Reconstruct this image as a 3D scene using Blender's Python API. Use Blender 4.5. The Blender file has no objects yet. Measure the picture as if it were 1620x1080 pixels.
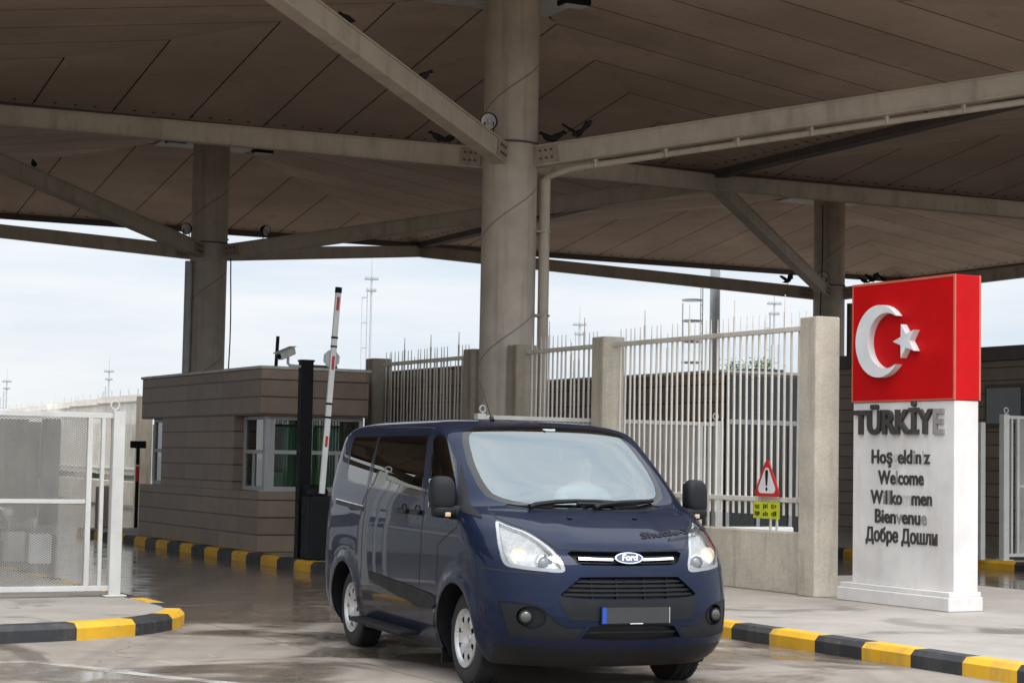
import bpy, bmesh, math, random
from mathutils import Vector, Matrix
from mathutils.geometry import delaunay_2d_cdt
random.seed(7)
SC = bpy.context.scene
COL = SC.collection
PI = math.pi

# ------------------------------------------------------------------ camera
CAM_PITCH, CAM_ROLL, CAM_H = 0.0629, 0.0186, 1.65
cam_data = bpy.data.cameras.new('camera')
cam_data.sensor_width = 36.0
cam_data.lens = 3000.0 / 1620.0 * 36.0
cam_data.clip_start = 0.1
cam_data.clip_end = 3000.0
cam = bpy.data.objects.new('camera', cam_data)
COL.objects.link(cam)
_cp, _sp, _cr, _sr = math.cos(CAM_PITCH), math.sin(CAM_PITCH), math.cos(CAM_ROLL), math.sin(CAM_ROLL)
_f = Vector((0, _cp, _sp)); _r0 = Vector((1, 0, 0)); _u0 = Vector((0, -_sp, _cp))
_r = _r0 * _cr + _u0 * _sr
_u = -_r0 * _sr + _u0 * _cr
_m = Matrix((_r, _u, -_f)).transposed().to_4x4()
_m.translation = Vector((0, 0, CAM_H))
cam.matrix_world = _m
SC.camera = cam

# ------------------------------------------------------------------ light
SUN_ELEV, SUN_AZ = math.radians(55), math.radians(158)     # azimuth measured clockwise from +Y
sun_d = bpy.data.lights.new('sun', 'SUN')
sun_d.energy = 1.6
sun_d.angle = math.radians(25)
sun_d.color = (1.0, 0.95, 0.88)
sun = bpy.data.objects.new('sun', sun_d)
COL.objects.link(sun)
_to = Vector((math.sin(SUN_AZ) * math.cos(SUN_ELEV), math.cos(SUN_AZ) * math.cos(SUN_ELEV), math.sin(SUN_ELEV)))
sun.rotation_euler = (-_to).to_track_quat('-Z', 'Y').to_euler()
sun.location = _to * 60

world = bpy.data.worlds.new('World')
SC.world = world
world.use_nodes = True
wn, wl = world.node_tree.nodes, world.node_tree.links
wn.clear()
w_out = wn.new('ShaderNodeOutputWorld')
w_bg = wn.new('ShaderNodeBackground')
w_bg.inputs['Strength'].default_value = 0.1
sky = wn.new('ShaderNodeTexSky')
sky.sky_type = 'NISHITA'
sky.sun_disc = False
sky.sun_elevation = SUN_ELEV
sky.sun_rotation = SUN_AZ
tc = wn.new('ShaderNodeTexCoord')
sep = wn.new('ShaderNodeSeparateXYZ')
wl.new(tc.outputs['Generated'], sep.inputs[0])
mp = wn.new('ShaderNodeMapping')
mp.inputs['Scale'].default_value = (1.2, 1.2, 9.0)
wl.new(tc.outputs['Generated'], mp.inputs[0])
nz = wn.new('ShaderNodeTexNoise')
nz.inputs['Scale'].default_value = 2.2
nz.inputs['Detail'].default_value = 6
nz.inputs['Roughness'].default_value = 0.55
wl.new(mp.outputs[0], nz.inputs['Vector'])
cr = wn.new('ShaderNodeValToRGB')
cr.color_ramp.elements[0].position = 0.36
cr.color_ramp.elements[0].color = (7.1, 8.1, 9.3, 1)
cr.color_ramp.elements[1].position = 0.60
cr.color_ramp.elements[1].color = (9.5, 9.75, 10.1, 1)
wl.new(nz.outputs['Fac'], cr.inputs[0])
# an overcast sky is about twice as bright overhead as at the horizon
mr = wn.new('ShaderNodeMapRange')
mr.inputs['From Min'].default_value = 0.0
mr.inputs['From Max'].default_value = 0.9
mr.inputs['To Min'].default_value = 1.0
mr.inputs['To Max'].default_value = 1.7
mr.interpolation_type = 'SMOOTHSTEP'
wl.new(sep.outputs['Z'], mr.inputs['Value'])
vm = wn.new('ShaderNodeVectorMath'); vm.operation = 'SCALE'
wl.new(cr.outputs[0], vm.inputs[0])
# and the half of the sky round the veiled sun is brighter than the half facing it
dt = wn.new('ShaderNodeVectorMath'); dt.operation = 'DOT_PRODUCT'
wl.new(tc.outputs['Generated'], dt.inputs[0]); dt.inputs[1].default_value = _to
m2 = wn.new('ShaderNodeMapRange')
m2.inputs['From Min'].default_value = -0.15; m2.inputs['From Max'].default_value = 1.0
m2.inputs['To Min'].default_value = 1.0; m2.inputs['To Max'].default_value = 2.1
wl.new(dt.outputs['Value'], m2.inputs['Value'])
mm = wn.new('ShaderNodeMath'); mm.operation = 'MULTIPLY'
wl.new(mr.outputs[0], mm.inputs[0]); wl.new(m2.outputs[0], mm.inputs[1])
wl.new(mm.outputs[0], vm.inputs['Scale'])
mixw = wn.new('ShaderNodeMixRGB')
mixw.inputs['Fac'].default_value = 0.90
wl.new(sky.outputs[0], mixw.inputs[1]); wl.new(vm.outputs[0], mixw.inputs[2])
wl.new(mixw.outputs[0], w_bg.inputs['Color'])
wl.new(w_bg.outputs[0], w_out.inputs['Surface'])

SC.view_settings.view_transform = 'Standard'
SC.view_settings.look = 'None'
SC.view_settings.exposure = 0.0
SC.view_settings.gamma = 1.0
SC.view_settings.use_curve_mapping = False
SC.cycles.max_bounces = 10
SC.cycles.transparent_max_bounces = 24
SC.cycles.caustics_reflective = False
SC.cycles.caustics_refractive = False
SC.cycles.use_denoising = True

# ------------------------------------------------------------------ frames
# two plan frames, both with their origin at the foot of the big front column:
# the roof grid, and (a few degrees off it) the lanes with kerbs, fence, booth, gates and sign.
ORG = Vector((-0.081, 29.25, 0))
AL1, AL2 = 0.448, 0.493
def fr(al, u, v, z=0.0):
    return Vector((ORG.x + u * math.cos(al) - v * math.sin(al), ORG.y + u * math.sin(al) + v * math.cos(al), z))
def g1(u, v, z=0.0): return fr(AL1, u, v, z)
def g2(u, v, z=0.0): return fr(AL2, u, v, z)

# ------------------------------------------------------------------ object helpers
def tag(o, label=None, cat=None, group=None, kind=None):
    if label: o['label'] = label
    if cat: o['category'] = cat
    if group: o['group'] = group
    if kind: o['kind'] = kind
    return o
def thing(name, label, cat, loc=(0, 0, 0), rz=0.0, group=None):
    o = bpy.data.objects.new(name, None)
    COL.objects.link(o)
    o.location = loc
    o.rotation_euler = (0, 0, rz)
    o.empty_display_size = 0.2
    return tag(o, label, cat, group)
def copy_tree(o, parent=None):
    c = o.copy()
    COL.objects.link(c)
    if parent is not None:
        c.parent = parent
    for ch in list(o.children):
        copy_tree(ch, c)
    return c

class MB:
    """collects shapes and links them as one mesh object"""
    def __init__(s):
        s.v = []; s.f = []; s.mi = []; s.m = 0
    def add(s, vs, fs):
        n = len(s.v)
        s.v += [tuple(v) for v in vs]
        s.f += [tuple(i + n for i in f) for f in fs]
        s.mi += [s.m] * len(fs)
        return s
    def box(s, c, d, M=None):
        x, y, z = d[0] / 2, d[1] / 2, d[2] / 2
        P = [Vector((sx * x, sy * y, sz * z)) for sx, sy, sz in
             ((-1, -1, -1), (1, -1, -1), (1, 1, -1), (-1, 1, -1), (-1, -1, 1), (1, -1, 1), (1, 1, 1), (-1, 1, 1))]
        if M is not None: P = [M @ p for p in P]
        c = Vector(c)
        return s.add([p + c for p in P], [(0, 3, 2, 1), (4, 5, 6, 7), (0, 1, 5, 4), (1, 2, 6, 5), (2, 3, 7, 6), (3, 0, 4, 7)])
    def box2(s, a, b):
        return s.box([(a[i] + b[i]) / 2 for i in range(3)], [abs(b[i] - a[i]) for i in range(3)])
    def cyl(s, p0, p1, r0, r1=None, n=16, cap=True):
        p0, p1 = Vector(p0), Vector(p1)
        if r1 is None: r1 = r0
        d = (p1 - p0).normalized()
        e = d.orthogonal().normalized(); g = d.cross(e)
        vs = []
        for p, r in ((p0, r0), (p1, r1)):
            for i in range(n):
                a = 2 * PI * i / n
                vs.append(p + (e * math.cos(a) + g * math.sin(a)) * r)
        fs = [(i, (i + 1) % n, n + (i + 1) % n, n + i) for i in range(n)]
        if cap: fs += [tuple(range(n - 1, -1, -1)), tuple(range(n, 2 * n))]
        return s.add(vs, fs)
    def tube(s, pts, r, n=8):
        pts = [Vector(p) for p in pts]
        rr = r if isinstance(r, (list, tuple)) else [r] * len(pts)
        up = None; vs = []
        for i, p in enumerate(pts):
            d = (pts[min(i + 1, len(pts) - 1)] - pts[max(i - 1, 0)]).normalized()
            if up is None: up = d.orthogonal().normalized()
            up = (up - d * up.dot(d)).normalized(); sd = d.cross(up)
            for k in range(n):
                a = 2 * PI * k / n
                vs.append(p + (up * math.cos(a) + sd * math.sin(a)) * rr[i])
        fs = []
        for i in range(len(pts) - 1):
            for k in range(n):
                fs.append((i * n + k, i * n + (k + 1) % n, (i + 1) * n + (k + 1) % n, (i + 1) * n + k))
        fs += [tuple(range(n - 1, -1, -1)), tuple(range((len(pts) - 1) * n, len(pts) * n))]
        return s.add(vs, fs)
    def prism(s, poly, M, h):
        """polygon in the local xy plane of matrix M, extruded by h along local z"""
        n = len(poly)
        vs = [M @ Vector((x, y, 0)) for x, y in poly] + [M @ Vector((x, y, h)) for x, y in poly]
        return s.add(vs, [tuple(range(n - 1, -1, -1)), tuple(range(n, 2 * n))] + [(i, (i + 1) % n, n + (i + 1) % n, n + i) for i in range(n)])
    def lathe(s, prof, M, n=32, close=False):
        """profile of (radius, height) spun about local z of matrix M"""
        vs = []; fs = []
        for r, h in prof:
            for i in range(n):
                a = 2 * PI * i / n
                vs.append(M @ Vector((r * math.cos(a), r * math.sin(a), h)))
        for k in range(len(prof) - 1):
            for i in range(n):
                fs.append((k * n + i, k * n + (i + 1) % n, (k + 1) * n + (i + 1) % n, (k + 1) * n + i))
        return s.add(vs, fs)
    def build(s, name, mat, parent=None, smooth=False, bevel=0.0, seg=2, angle=40):
        me = bpy.data.meshes.new(name)
        me.from_pydata(s.v, [], s.f)
        mats = mat if isinstance(mat, (list, tuple)) else [mat]
        for m in mats: me.materials.append(m)
        if len(mats) > 1: me.polygons.foreach_set('material_index', s.mi)
        bm = bmesh.new(); bm.from_mesh(me)
        bmesh.ops.recalc_face_normals(bm, faces=bm.faces)
        if bevel:
            ed = [e for e in bm.edges if len(e.link_faces) == 2 and e.calc_face_angle() > math.radians(30)]
            bmesh.ops.bevel(bm, geom=ed, offset=bevel, segments=seg, profile=0.5, affect='EDGES')
        bm.to_mesh(me); bm.free()
        if smooth:
            me.polygons.foreach_set('use_smooth', [True] * len(me.polygons))
            me.set_sharp_from_angle(angle=math.radians(angle))
        o = bpy.data.objects.new(name, me)
        COL.objects.link(o)
        if parent is not None: o.parent = parent
        return o

def axes(o, x, y, z):
    M = Matrix((Vector(x), Vector(y), Vector(z))).transposed().to_4x4()
    M.translation = Vector(o)
    return M

# ------------------------------------------------------------------ materials
class NT:
    def __init__(s, name):
        s.m = bpy.data.materials.new(name); s.m.use_nodes = True
        s.n, s.l = s.m.node_tree.nodes, s.m.node_tree.links
        s.b = s.n['Principled BSDF']
        s.out = s.n['Material Output']
        s.tc = s.n.new('ShaderNodeTexCoord')
    def noise(s, scale, detail=5, rough=0.6, coord='Object', stretch=None, dist=0.0):
        x = s.n.new('ShaderNodeTexNoise')
        x.inputs['Scale'].default_value = scale
        x.inputs['Detail'].default_value = detail
        x.inputs['Roughness'].default_value = rough
        x.inputs['Distortion'].default_value = dist
        src = s.tc.outputs[coord]
        if stretch:
            m = s.n.new('ShaderNodeMapping'); m.inputs['Scale'].default_value = stretch
            s.l.new(src, m.inputs[0]); src = m.outputs[0]
        s.l.new(src, x.inputs['Vector'])
        return x.outputs['Fac']
    def ramp(s, fac, *stops):
        r = s.n.new('ShaderNodeValToRGB')
        e = r.color_ramp.elements
        while len(e) < len(stops): e.new(0.5)
        for k, (p, c) in enumerate(stops):
            e[k].position = p
            e[k].color = (c, c, c, 1) if isinstance(c, (int, float)) else (*c, 1)
        s.l.new(fac, r.inputs[0])
        return r.outputs[0]
    def mix(s, fac, a, b, mode='MIX'):
        x = s.n.new('ShaderNodeMixRGB'); x.blend_type = mode
        for i, val in ((0, fac), (1, a), (2, b)):
            if hasattr(val, 'is_output'): s.l.new(val, x.inputs[i])
            elif i == 0: x.inputs[0].default_value = val
            else: x.inputs[i].default_value = (val, val, val, 1) if isinstance(val, (int, float)) else (*val, 1)
        return x.outputs[0]
    def math(s, op, a, b=0.0, c=None):
        x = s.n.new('ShaderNodeMath'); x.operation = op
        for i, val in ((0, a), (1, b)) + (((2, c),) if c is not None else ()):
            if hasattr(val, 'is_output'): s.l.new(val, x.inputs[i])
            else: x.inputs[i].default_value = val
        return x.outputs[0]
    def xyz(s, coord='Object'):
        x = s.n.new('ShaderNodeSeparateXYZ'); s.l.new(s.tc.outputs[coord], x.inputs[0])
        return x.outputs
    def set(s, **k):
        for key, val in k.items():
            inp = s.b.inputs[{'col': 'Base Color', 'rough': 'Roughness', 'metal': 'Metallic', 'spec': 'Specular IOR Level', 'coat': 'Coat Weight',
                              'coatr': 'Coat Roughness', 'trans': 'Transmission Weight', 'ior': 'IOR', 'alpha': 'Alpha', 'emit': 'Emission Color', 'emis': 'Emission Strength'}[key]]
            if hasattr(val, 'is_output'): s.l.new(val, inp)
            elif isinstance(val, tuple): inp.default_value = (*val, 1)
            else: inp.default_value = val
        return s
    def bump(s, h, strength=0.3, dist=0.01):
        x = s.n.new('ShaderNodeBump')
        x.inputs['Strength'].default_value = strength; x.inputs['Distance'].default_value = dist
        s.l.new(h, x.inputs['Height']); s.l.new(x.outputs[0], s.b.inputs['Normal'])
        return s

def mat_plain(name, col, rough=0.5, metal=0.0, var=0.12, scale=6.0, coat=0.0, bump=0.0):
    t = NT(name)
    f = t.noise(scale, 6, 0.62)
    t.set(col=t.mix(1.0, col, t.ramp(f, (0.3, 1 - var), (0.7, 1 + var)), 'MULTIPLY'),
          rough=t.ramp(t.noise(scale * 2.3, 4), (0.3, max(0.02, rough - 0.08)), (0.7, min(1, rough + 0.1))), metal=metal, coat=coat)
    if bump: t.bump(t.noise(scale * 9, 4), bump, 0.004)
    return t.m

def mat_concrete(name, col, rust=0.0, dirt=0.5):
    t = NT(name)
    big = t.noise(1.3, 6, 0.65)
    fine = t.noise(28, 5, 0.7)
    c = t.mix(1.0, col, t.ramp(big, (0.28, 0.72), (0.72, 1.15)), 'MULTIPLY')
    c = t.mix(0.5, c, t.mix(1.0, c, t.ramp(fine, (0.3, 0.7), (0.7, 1.25)), 'MULTIPLY'))
    # rain streaks running down and small pits
    st = t.noise(5.0, 5, 0.6, stretch=(1.0, 1.0, 0.10))
    c = t.mix(t.ramp(st, (0.50, 0.0), (0.72, dirt)), c, tuple(x * 0.55 for x in col))
    if rust:
        rs = t.noise(3.1, 4, 0.6, stretch=(1.6, 1.6, 0.16))
        c = t.mix(t.ramp(rs, (0.54, 0.0), (0.70, rust)), c, (0.23, 0.13, 0.07))
    vo = t.n.new('ShaderNodeTexVoronoi'); vo.inputs['Scale'].default_value = 9
    t.l.new(t.tc.outputs['Object'], vo.inputs['Vector'])
    c = t.mix(t.ramp(vo.outputs['Distance'], (0.035, 0.55), (0.075, 0.0)), c, tuple(x * 0.3 for x in col))
    t.set(col=c, rough=0.85)
    t.bump(t.mix(0.5, fine, big), 0.35, 0.01)
    return t.m

def mat_paint(name, col, rough=0.35, metal=0.0, chip=0.0, chipcol=(0.22, 0.11, 0.06), dirt=0.25, dirtcol=(0.16, 0.13, 0.10)):
    t = NT(name)
    c = t.mix(1.0, col, t.ramp(t.noise(2.0, 5), (0.3, 0.86), (0.7, 1.08)), 'MULTIPLY')
    c = t.mix(t.ramp(t.noise(4.0, 6, 0.65, stretch=(1, 1, 0.2)), (0.50, 0.0), (0.75, dirt)), c, dirtcol)
    if chip:
        c = t.mix(t.ramp(t.noise(11, 6, 0.7), (0.60, 0.0), (0.66, chip)), c, chipcol)
    t.set(col=c, rough=t.ramp(t.noise(7, 4), (0.3, rough), (0.75, min(1, rough + 0.25))), metal=metal)
    return t.m

def mat_glass(name, tint, rough=0.01, ior=1.75, refl=(1, 1, 1)):
    """thin pane: tinted see-through plus a mirror that grows towards grazing angles"""
    t = NT(name)
    tr = t.n.new('ShaderNodeBsdfTransparent'); tr.inputs[0].default_value = (*tint, 1)
    gl = t.n.new('ShaderNodeBsdfGlossy'); gl.inputs['Roughness'].default_value = rough
    gl.inputs['Color'].default_value = (*refl, 1)
    fr_ = t.n.new('ShaderNodeFresnel'); fr_.inputs['IOR'].default_value = ior
    mx = t.n.new('ShaderNodeMixShader')
    t.l.new(fr_.outputs[0], mx.inputs[0]); t.l.new(tr.outputs[0], mx.inputs[1]); t.l.new(gl.outputs[0], mx.inputs[2])
    t.l.new(mx.outputs[0], t.out.inputs['Surface'])
    t.n.remove(t.b)
    return t.m

M = {}
M['column'] = None
def mat_column():
    t = NT('spiral welded steel painted grey')
    x, y, z = t.xyz()
    ang = t.math('ARCTAN2', y, x)
    pitch = 1.92
    k = t.math('FRACT', t.math('ADD', t.math('DIVIDE', z, pitch), t.math('ADD', t.math('MULTIPLY', ang, -1 / (2 * PI)), 0.33)))
    line = t.math('LESS_THAN', t.math('ABSOLUTE', t.math('SUBTRACT', k, 0.5)), 0.0075)
    base = (0.43, 0.375, 0.31)
    c = t.mix(1.0, base, t.ramp(t.noise(1.6, 6, 0.65), (0.3, 0.80), (0.7, 1.12)), 'MULTIPLY')
    c = t.mix(t.ramp(t.noise(6, 6, 0.6, stretch=(1, 1, 0.07)), (0.52, 0.0), (0.75, 0.45)), c, (0.12, 0.095, 0.075))
    c = t.mix(t.math('MULTIPLY', line, 0.6), c, (0.06, 0.05, 0.04))
    t.set(col=c, rough=0.62)
    t.bump(t.math('ADD', line, t.math('MULTIPLY', t.noise(40, 3), 0.15)), 0.35, 0.01)
    return t.m
M['column'] = mat_column()
def mat_roofpanel():
    t = NT('weathered soffit sheet')
    g = t.n.new('ShaderNodeNewGeometry')
    c = t.mix(1.0, (0.54, 0.425, 0.345), t.ramp(g.outputs['Random Per Island'], (0.0, 0.90), (1.0, 1.08)), 'MULTIPLY')
    c = t.mix(1.0, c, t.ramp(t.noise(0.7, 6, 0.7), (0.28, 0.84), (0.72, 1.10)), 'MULTIPLY')
    c = t.mix(t.ramp(t.noise(2.6, 7, 0.72), (0.56, 0.0), (0.76, 0.5)), c, (0.17, 0.12, 0.095))
    c = t.mix(t.ramp(t.noise(0.33, 5, 0.6), (0.40, 0.35), (0.62, 0.0)), c, (0.26, 0.20, 0.16))
    t.set(col=c, rough=0.75)
    return t.m
M['soffit'] = mat_roofpanel()
M['beam'] = mat_paint('beam paint', (0.45, 0.395, 0.32), 0.55, dirt=0.45, chip=0.12)
M['plate_rust'] = mat_paint('gusset paint with rust', (0.33, 0.27, 0.22), 0.6, chip=0.75, chipcol=(0.25, 0.10, 0.045), dirt=0.5)
M['dark'] = mat_plain('dark shadow gap', (0.012, 0.011, 0.010), 0.8)
M['gutter'] = mat_paint('dark gutter steel', (0.10, 0.085, 0.075), 0.6)
M['sheet_light'] = mat_paint('pale sheet metal', (0.50, 0.50, 0.47), 0.45, dirt=0.5)
M['concrete'] = mat_concrete('cast concrete', (0.52, 0.465, 0.375), rust=0.25, dirt=0.35)
M['concrete_rust'] = mat_concrete('rust stained concrete', (0.36, 0.315, 0.25), rust=0.8, dirt=0.6)
M['white_steel'] = mat_paint('white painted steel', (0.52, 0.515, 0.485), 0.4, chip=0.15, dirt=0.25)
M['bar_steel'] = mat_paint('cream painted bars', (0.68, 0.64, 0.56), 0.5, chip=0.75, chipcol=(0.33, 0.13, 0.05), dirt=0.35)
M['black_steel'] = mat_plain('black painted steel', (0.007, 0.007, 0.008), 0.6)
M['anthracite'] = mat_plain('anthracite cabinet paint', (0.010, 0.011, 0.012), 0.6)
M['white'] = mat_paint('white paint', (0.74, 0.74, 0.72), 0.4, dirt=0.2)
M['red'] = mat_paint('signal red paint', (0.55, 0.015, 0.015), 0.4, dirt=0.1)
M['yellow_kerb'] = mat_paint('yellow kerb paint', (0.70, 0.385, 0.018), 0.55, chip=0.75, chipcol=(0.40, 0.27, 0.10), dirt=0.55)
M['black_kerb'] = mat_paint('black kerb paint', (0.028, 0.029, 0.032), 0.55, chip=0.35, chipcol=(0.13, 0.12, 0.11), dirt=0.45)
for k_ in ('black_steel', 'anthracite'):
    M[k_].node_tree.nodes['Principled BSDF'].inputs['Specular IOR Level'].default_value = 0.15
M['alu'] = mat_paint('pale aluminium frame', (0.36, 0.365, 0.355), 0.4, dirt=0.3)
M['booth_glass'] = mat_glass('booth glass', (0.55, 0.68, 0.62))
M['feather'] = mat_plain('dark pigeon feathers', (0.009, 0.009, 0.011), 0.85)
M['lamp_white'] = mat_plain('lamp reflector', (0.62, 0.62, 0.60), 0.3)
M['galv'] = mat_plain('galvanised steel', (0.42, 0.45, 0.46), 0.55, 0.0)

def mat_cladding():
    t = NT('brown stone cladding')
    x, y, z = t.xyz()
    course = 0.272
    zz = t.math('DIVIDE', t.math('SUBTRACT', z, 0.0), course)
    fz = t.math('ABSOLUTE', t.math('SUBTRACT', t.math('FRACT', zz), 0.5))
    joint = t.math('GREATER_THAN', fz, 0.462)
    s_ = t.math('ADD', x, y)
    off = t.math('MULTIPLY', t.math('FLOOR', zz), 0.0)
    sx = t.math('DIVIDE', t.math('ADD', s_, off), 0.90)
    fx = t.math('ABSOLUTE', t.math('SUBTRACT', t.math('FRACT', sx), 0.5))
    vj = t.math('MULTIPLY', t.math('GREATER_THAN', fx, 0.496), 0.45)
    wn_ = t.n.new('ShaderNodeTexWhiteNoise'); wn_.noise_dimensions = '2D'
    cv = t.n.new('ShaderNodeCombineXYZ')
    t.l.new(t.math('FLOOR', sx), cv.inputs[0]); t.l.new(t.math('FLOOR', zz), cv.inputs[1])
    t.l.new(cv.outputs[0], wn_.inputs['Vector'])
    c = t.mix(1.0, (0.212, 0.155, 0.112), t.ramp(wn_.outputs['Value'], (0.0, 0.86), (1.0, 1.14)), 'MULTIPLY')
    c = t.mix(1.0, c, t.ramp(t.noise(3, 6, 0.65), (0.3, 0.85), (0.7, 1.12)), 'MULTIPLY')
    c = t.mix(1.0, c, t.ramp(t.noise(60, 3, 0.6), (0.3, 0.9), (0.7, 1.1)), 'MULTIPLY')
    j = t.math('MAXIMUM', joint, vj)
    c = t.mix(j, c, (0.022, 0.017, 0.014))
    t.set(col=c, rough=0.55)
    t.bump(t.math('SUBTRACT', 1.0, j), 0.6, 0.012)
    return t.m
M['cladding'] = mat_cladding()

def mat_ground():
    t = NT('worn concrete road, part wet')
    x, y, z = t.xyz()
    n1 = t.noise(0.33, 6, 0.62)
    n2 = t.noise(1.9, 7, 0.68)
    n3 = t.noise(70, 4, 0.7)
    c = t.mix(t.ramp(n1, (0.35, 0.0), (0.65, 1.0)), (0.220, 0.187, 0.155), (0.300, 0.258, 0.214))
    c = t.mix(1.0, c, t.ramp(n2, (0.28, 0.80), (0.72, 1.14)), 'MULTIPLY')
    c = t.mix(1.0, c, t.ramp(n3, (0.25, 0.82), (0.75, 1.16)), 'MULTIPLY')
    # slab joints along and across the lanes
    m = t.n.new('ShaderNodeMapping'); m.inputs['Rotation'].default_value = (0, 0, -AL2)
    t.l.new(t.tc.outputs['Object'], m.inputs[0])
    sp = t.n.new('ShaderNodeSeparateXYZ'); t.l.new(m.outputs[0], sp.inputs[0])
    wob = t.math('MULTIPLY', t.math('SUBTRACT', t.noise(2.5, 4), 0.5), 0.05)
    ju = t.math('ABSOLUTE', t.math('SUBTRACT', t.math('FRACT', t.math('DIVIDE', t.math('ADD', sp.outputs[0], wob), 4.2)), 0.5))
    jv = t.math('ABSOLUTE', t.math('SUBTRACT', t.math('FRACT', t.math('DIVIDE', t.math('ADD', sp.outputs[1], wob), 5.0)), 0.5))
    joint = t.math('MAXIMUM', t.math('LESS_THAN', ju, 0.0022), t.math('LESS_THAN', jv, 0.0019))
    c = t.mix(t.math('MULTIPLY', joint, 0.75), c, (0.07, 0.06, 0.052))
    # darker tracks worn by tyres along the lanes
    trk = t.noise(1.0, 5, 0.6, stretch=None)
    mt = t.n.new('ShaderNodeMapping'); mt.inputs['Rotation'].default_value = (0, 0, -AL2); mt.inputs['Scale'].default_value = (1.5, 0.10, 1.0)
    t.l.new(t.tc.outputs['Object'], mt.inputs[0])
    tn = t.n.new('ShaderNodeTexNoise'); tn.inputs['Scale'].default_value = 1.3; tn.inputs['Detail'].default_value = 6
    t.l.new(mt.outputs[0], tn.inputs['Vector'])
    c = t.mix(t.ramp(tn.outputs['Fac'], (0.50, 0.0), (0.68, 0.55)), c, (0.105, 0.088, 0.074))
    gr = t.noise(190, 2, 0.8)
    c = t.mix(1.0, c, t.ramp(gr, (0.25, 0.78), (0.75, 1.2)), 'MULTIPLY')
    # cracks
    vo = t.n.new('ShaderNodeTexVoronoi'); vo.feature = 'DISTANCE_TO_EDGE'; vo.inputs['Scale'].default_value = 0.36
    dv = t.n.new('ShaderNodeVectorMath'); dv.operation = 'ADD'
    nn = t.n.new('ShaderNodeTexNoise'); nn.inputs['Scale'].default_value = 1.4; nn.inputs['Detail'].default_value = 5
    t.l.new(t.tc.outputs['Object'], nn.inputs['Vector'])
    t.l.new(t.tc.outputs['Object'], dv.inputs[0]); t.l.new(nn.outputs['Color'], dv.inputs[1])
    t.l.new(dv.outputs[0], vo.inputs['Vector'])
    ck = t.math('MULTIPLY', t.ramp(vo.outputs['Distance'], (0.0, 1.0), (0.006, 0.0)), t.ramp(t.noise(0.5, 3), (0.45, 0.0), (0.62, 0.8)))
    c = t.mix(ck, c, (0.06, 0.052, 0.045))
    # worn pale patches of old lane paint / limescale
    pale = t.ramp(t.noise(1.1, 8, 0.75, dist=1.4), (0.60, 0.0), (0.67, 0.45))
    c = t.mix(pale, c, (0.46, 0.44, 0.41))
    # water: a shallow film with ragged edges; more of it in the lane under the roof
    dm = t.n.new('ShaderNodeMapRange'); dm.inputs['From Min'].default_value = 15.0; dm.inputs['From Max'].default_value = 24.0
    dm.inputs['To Min'].default_value = -0.04; dm.inputs['To Max'].default_value = 0.24; dm.clamp = True
    t.l.new(y, dm.inputs['Value'])
    wsrc = t.math('ADD', t.noise(0.42, 7, 0.58, dist=0.8), dm.outputs[0])
    damp = t.ramp(wsrc, (0.47, 0.0), (0.53, 1.0))
    pool = t.ramp(t.math('ADD', wsrc, t.math('MULTIPLY', t.math('SUBTRACT', n2, 0.5), 0.10)), (0.535, 0.0), (0.575, 1.0))
    c = t.mix(t.math('MULTIPLY', damp, 0.85), c, t.mix(1.0, c, (0.50, 0.455, 0.42), 'MULTIPLY'))
    rg = t.mix(damp, t.ramp(n2, (0.3, 0.66), (0.7, 0.85)), 0.34)
    rg = t.mix(pool, rg, t.ramp(t.noise(3.0, 5, 0.6), (0.35, 0.05), (0.65, 0.20)))
    t.set(col=c, rough=rg, spec=0.5)
    hb = t.math('MULTIPLY', t.math('ADD', t.math('MULTIPLY', n3, 0.35), n2), t.math('SUBTRACT', 1.0, t.math('MULTIPLY', pool, 0.9)))
    t.bump(hb, 0.25, 0.012)
    return t.m
M['ground'] = mat_ground()
def mat_pavement():
    t = NT('cast pavement concrete')
    n2 = t.noise(1.2, 7, 0.68); n3 = t.noise(60, 4, 0.7)
    c = t.mix(1.0, (0.335, 0.30, 0.262), t.ramp(n2, (0.28, 0.80), (0.72, 1.14)), 'MULTIPLY')
    c = t.mix(1.0, c, t.ramp(n3, (0.25, 0.85), (0.75, 1.14)), 'MULTIPLY')
    st = t.ramp(t.noise(0.7, 6, 0.6, dist=1.0), (0.56, 0.0), (0.63, 1.0))
    c = t.mix(t.math('MULTIPLY', st, 0.55), c, (0.14, 0.11, 0.09))
    t.set(col=c, rough=t.mix(st, 0.78, 0.30))
    t.bump(t.math('ADD', n2, t.math('MULTIPLY', n3, 0.3)), 0.2, 0.01)
    return t.m
M['pavement'] = mat_pavement()
def mat_worn_line():
    t = NT('worn white road paint')
    a = t.ramp(t.noise(2.6, 8, 0.72), (0.40, 0.0), (0.60, 0.7))
    t.set(col=(0.50, 0.47, 0.43), rough=0.7, alpha=a)
    return t.m
M['line'] = mat_worn_line()
# ================================================================== ground, pavements, kerbs
def struct(o):
    o['kind'] = 'structure'
    return o
g = MB()
NG = 24
xs = [-900, -300, -120, -60, -30, -15, 0, 15, 30, 60, 120, 300, 900]
ys = [-120, -30, -5, 8, 14, 20, 28, 38, 55, 90, 160, 400, 2000]
vs = [(x, y, 0) for y in ys for x in xs]
n = len(xs)
g.add(vs, [(j * n + i, j * n + i + 1, (j + 1) * n + i + 1, (j + 1) * n + i) for j in range(len(ys) - 1) for i in range(n - 1)])
struct(g.build('ground', M['ground']))

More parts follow.
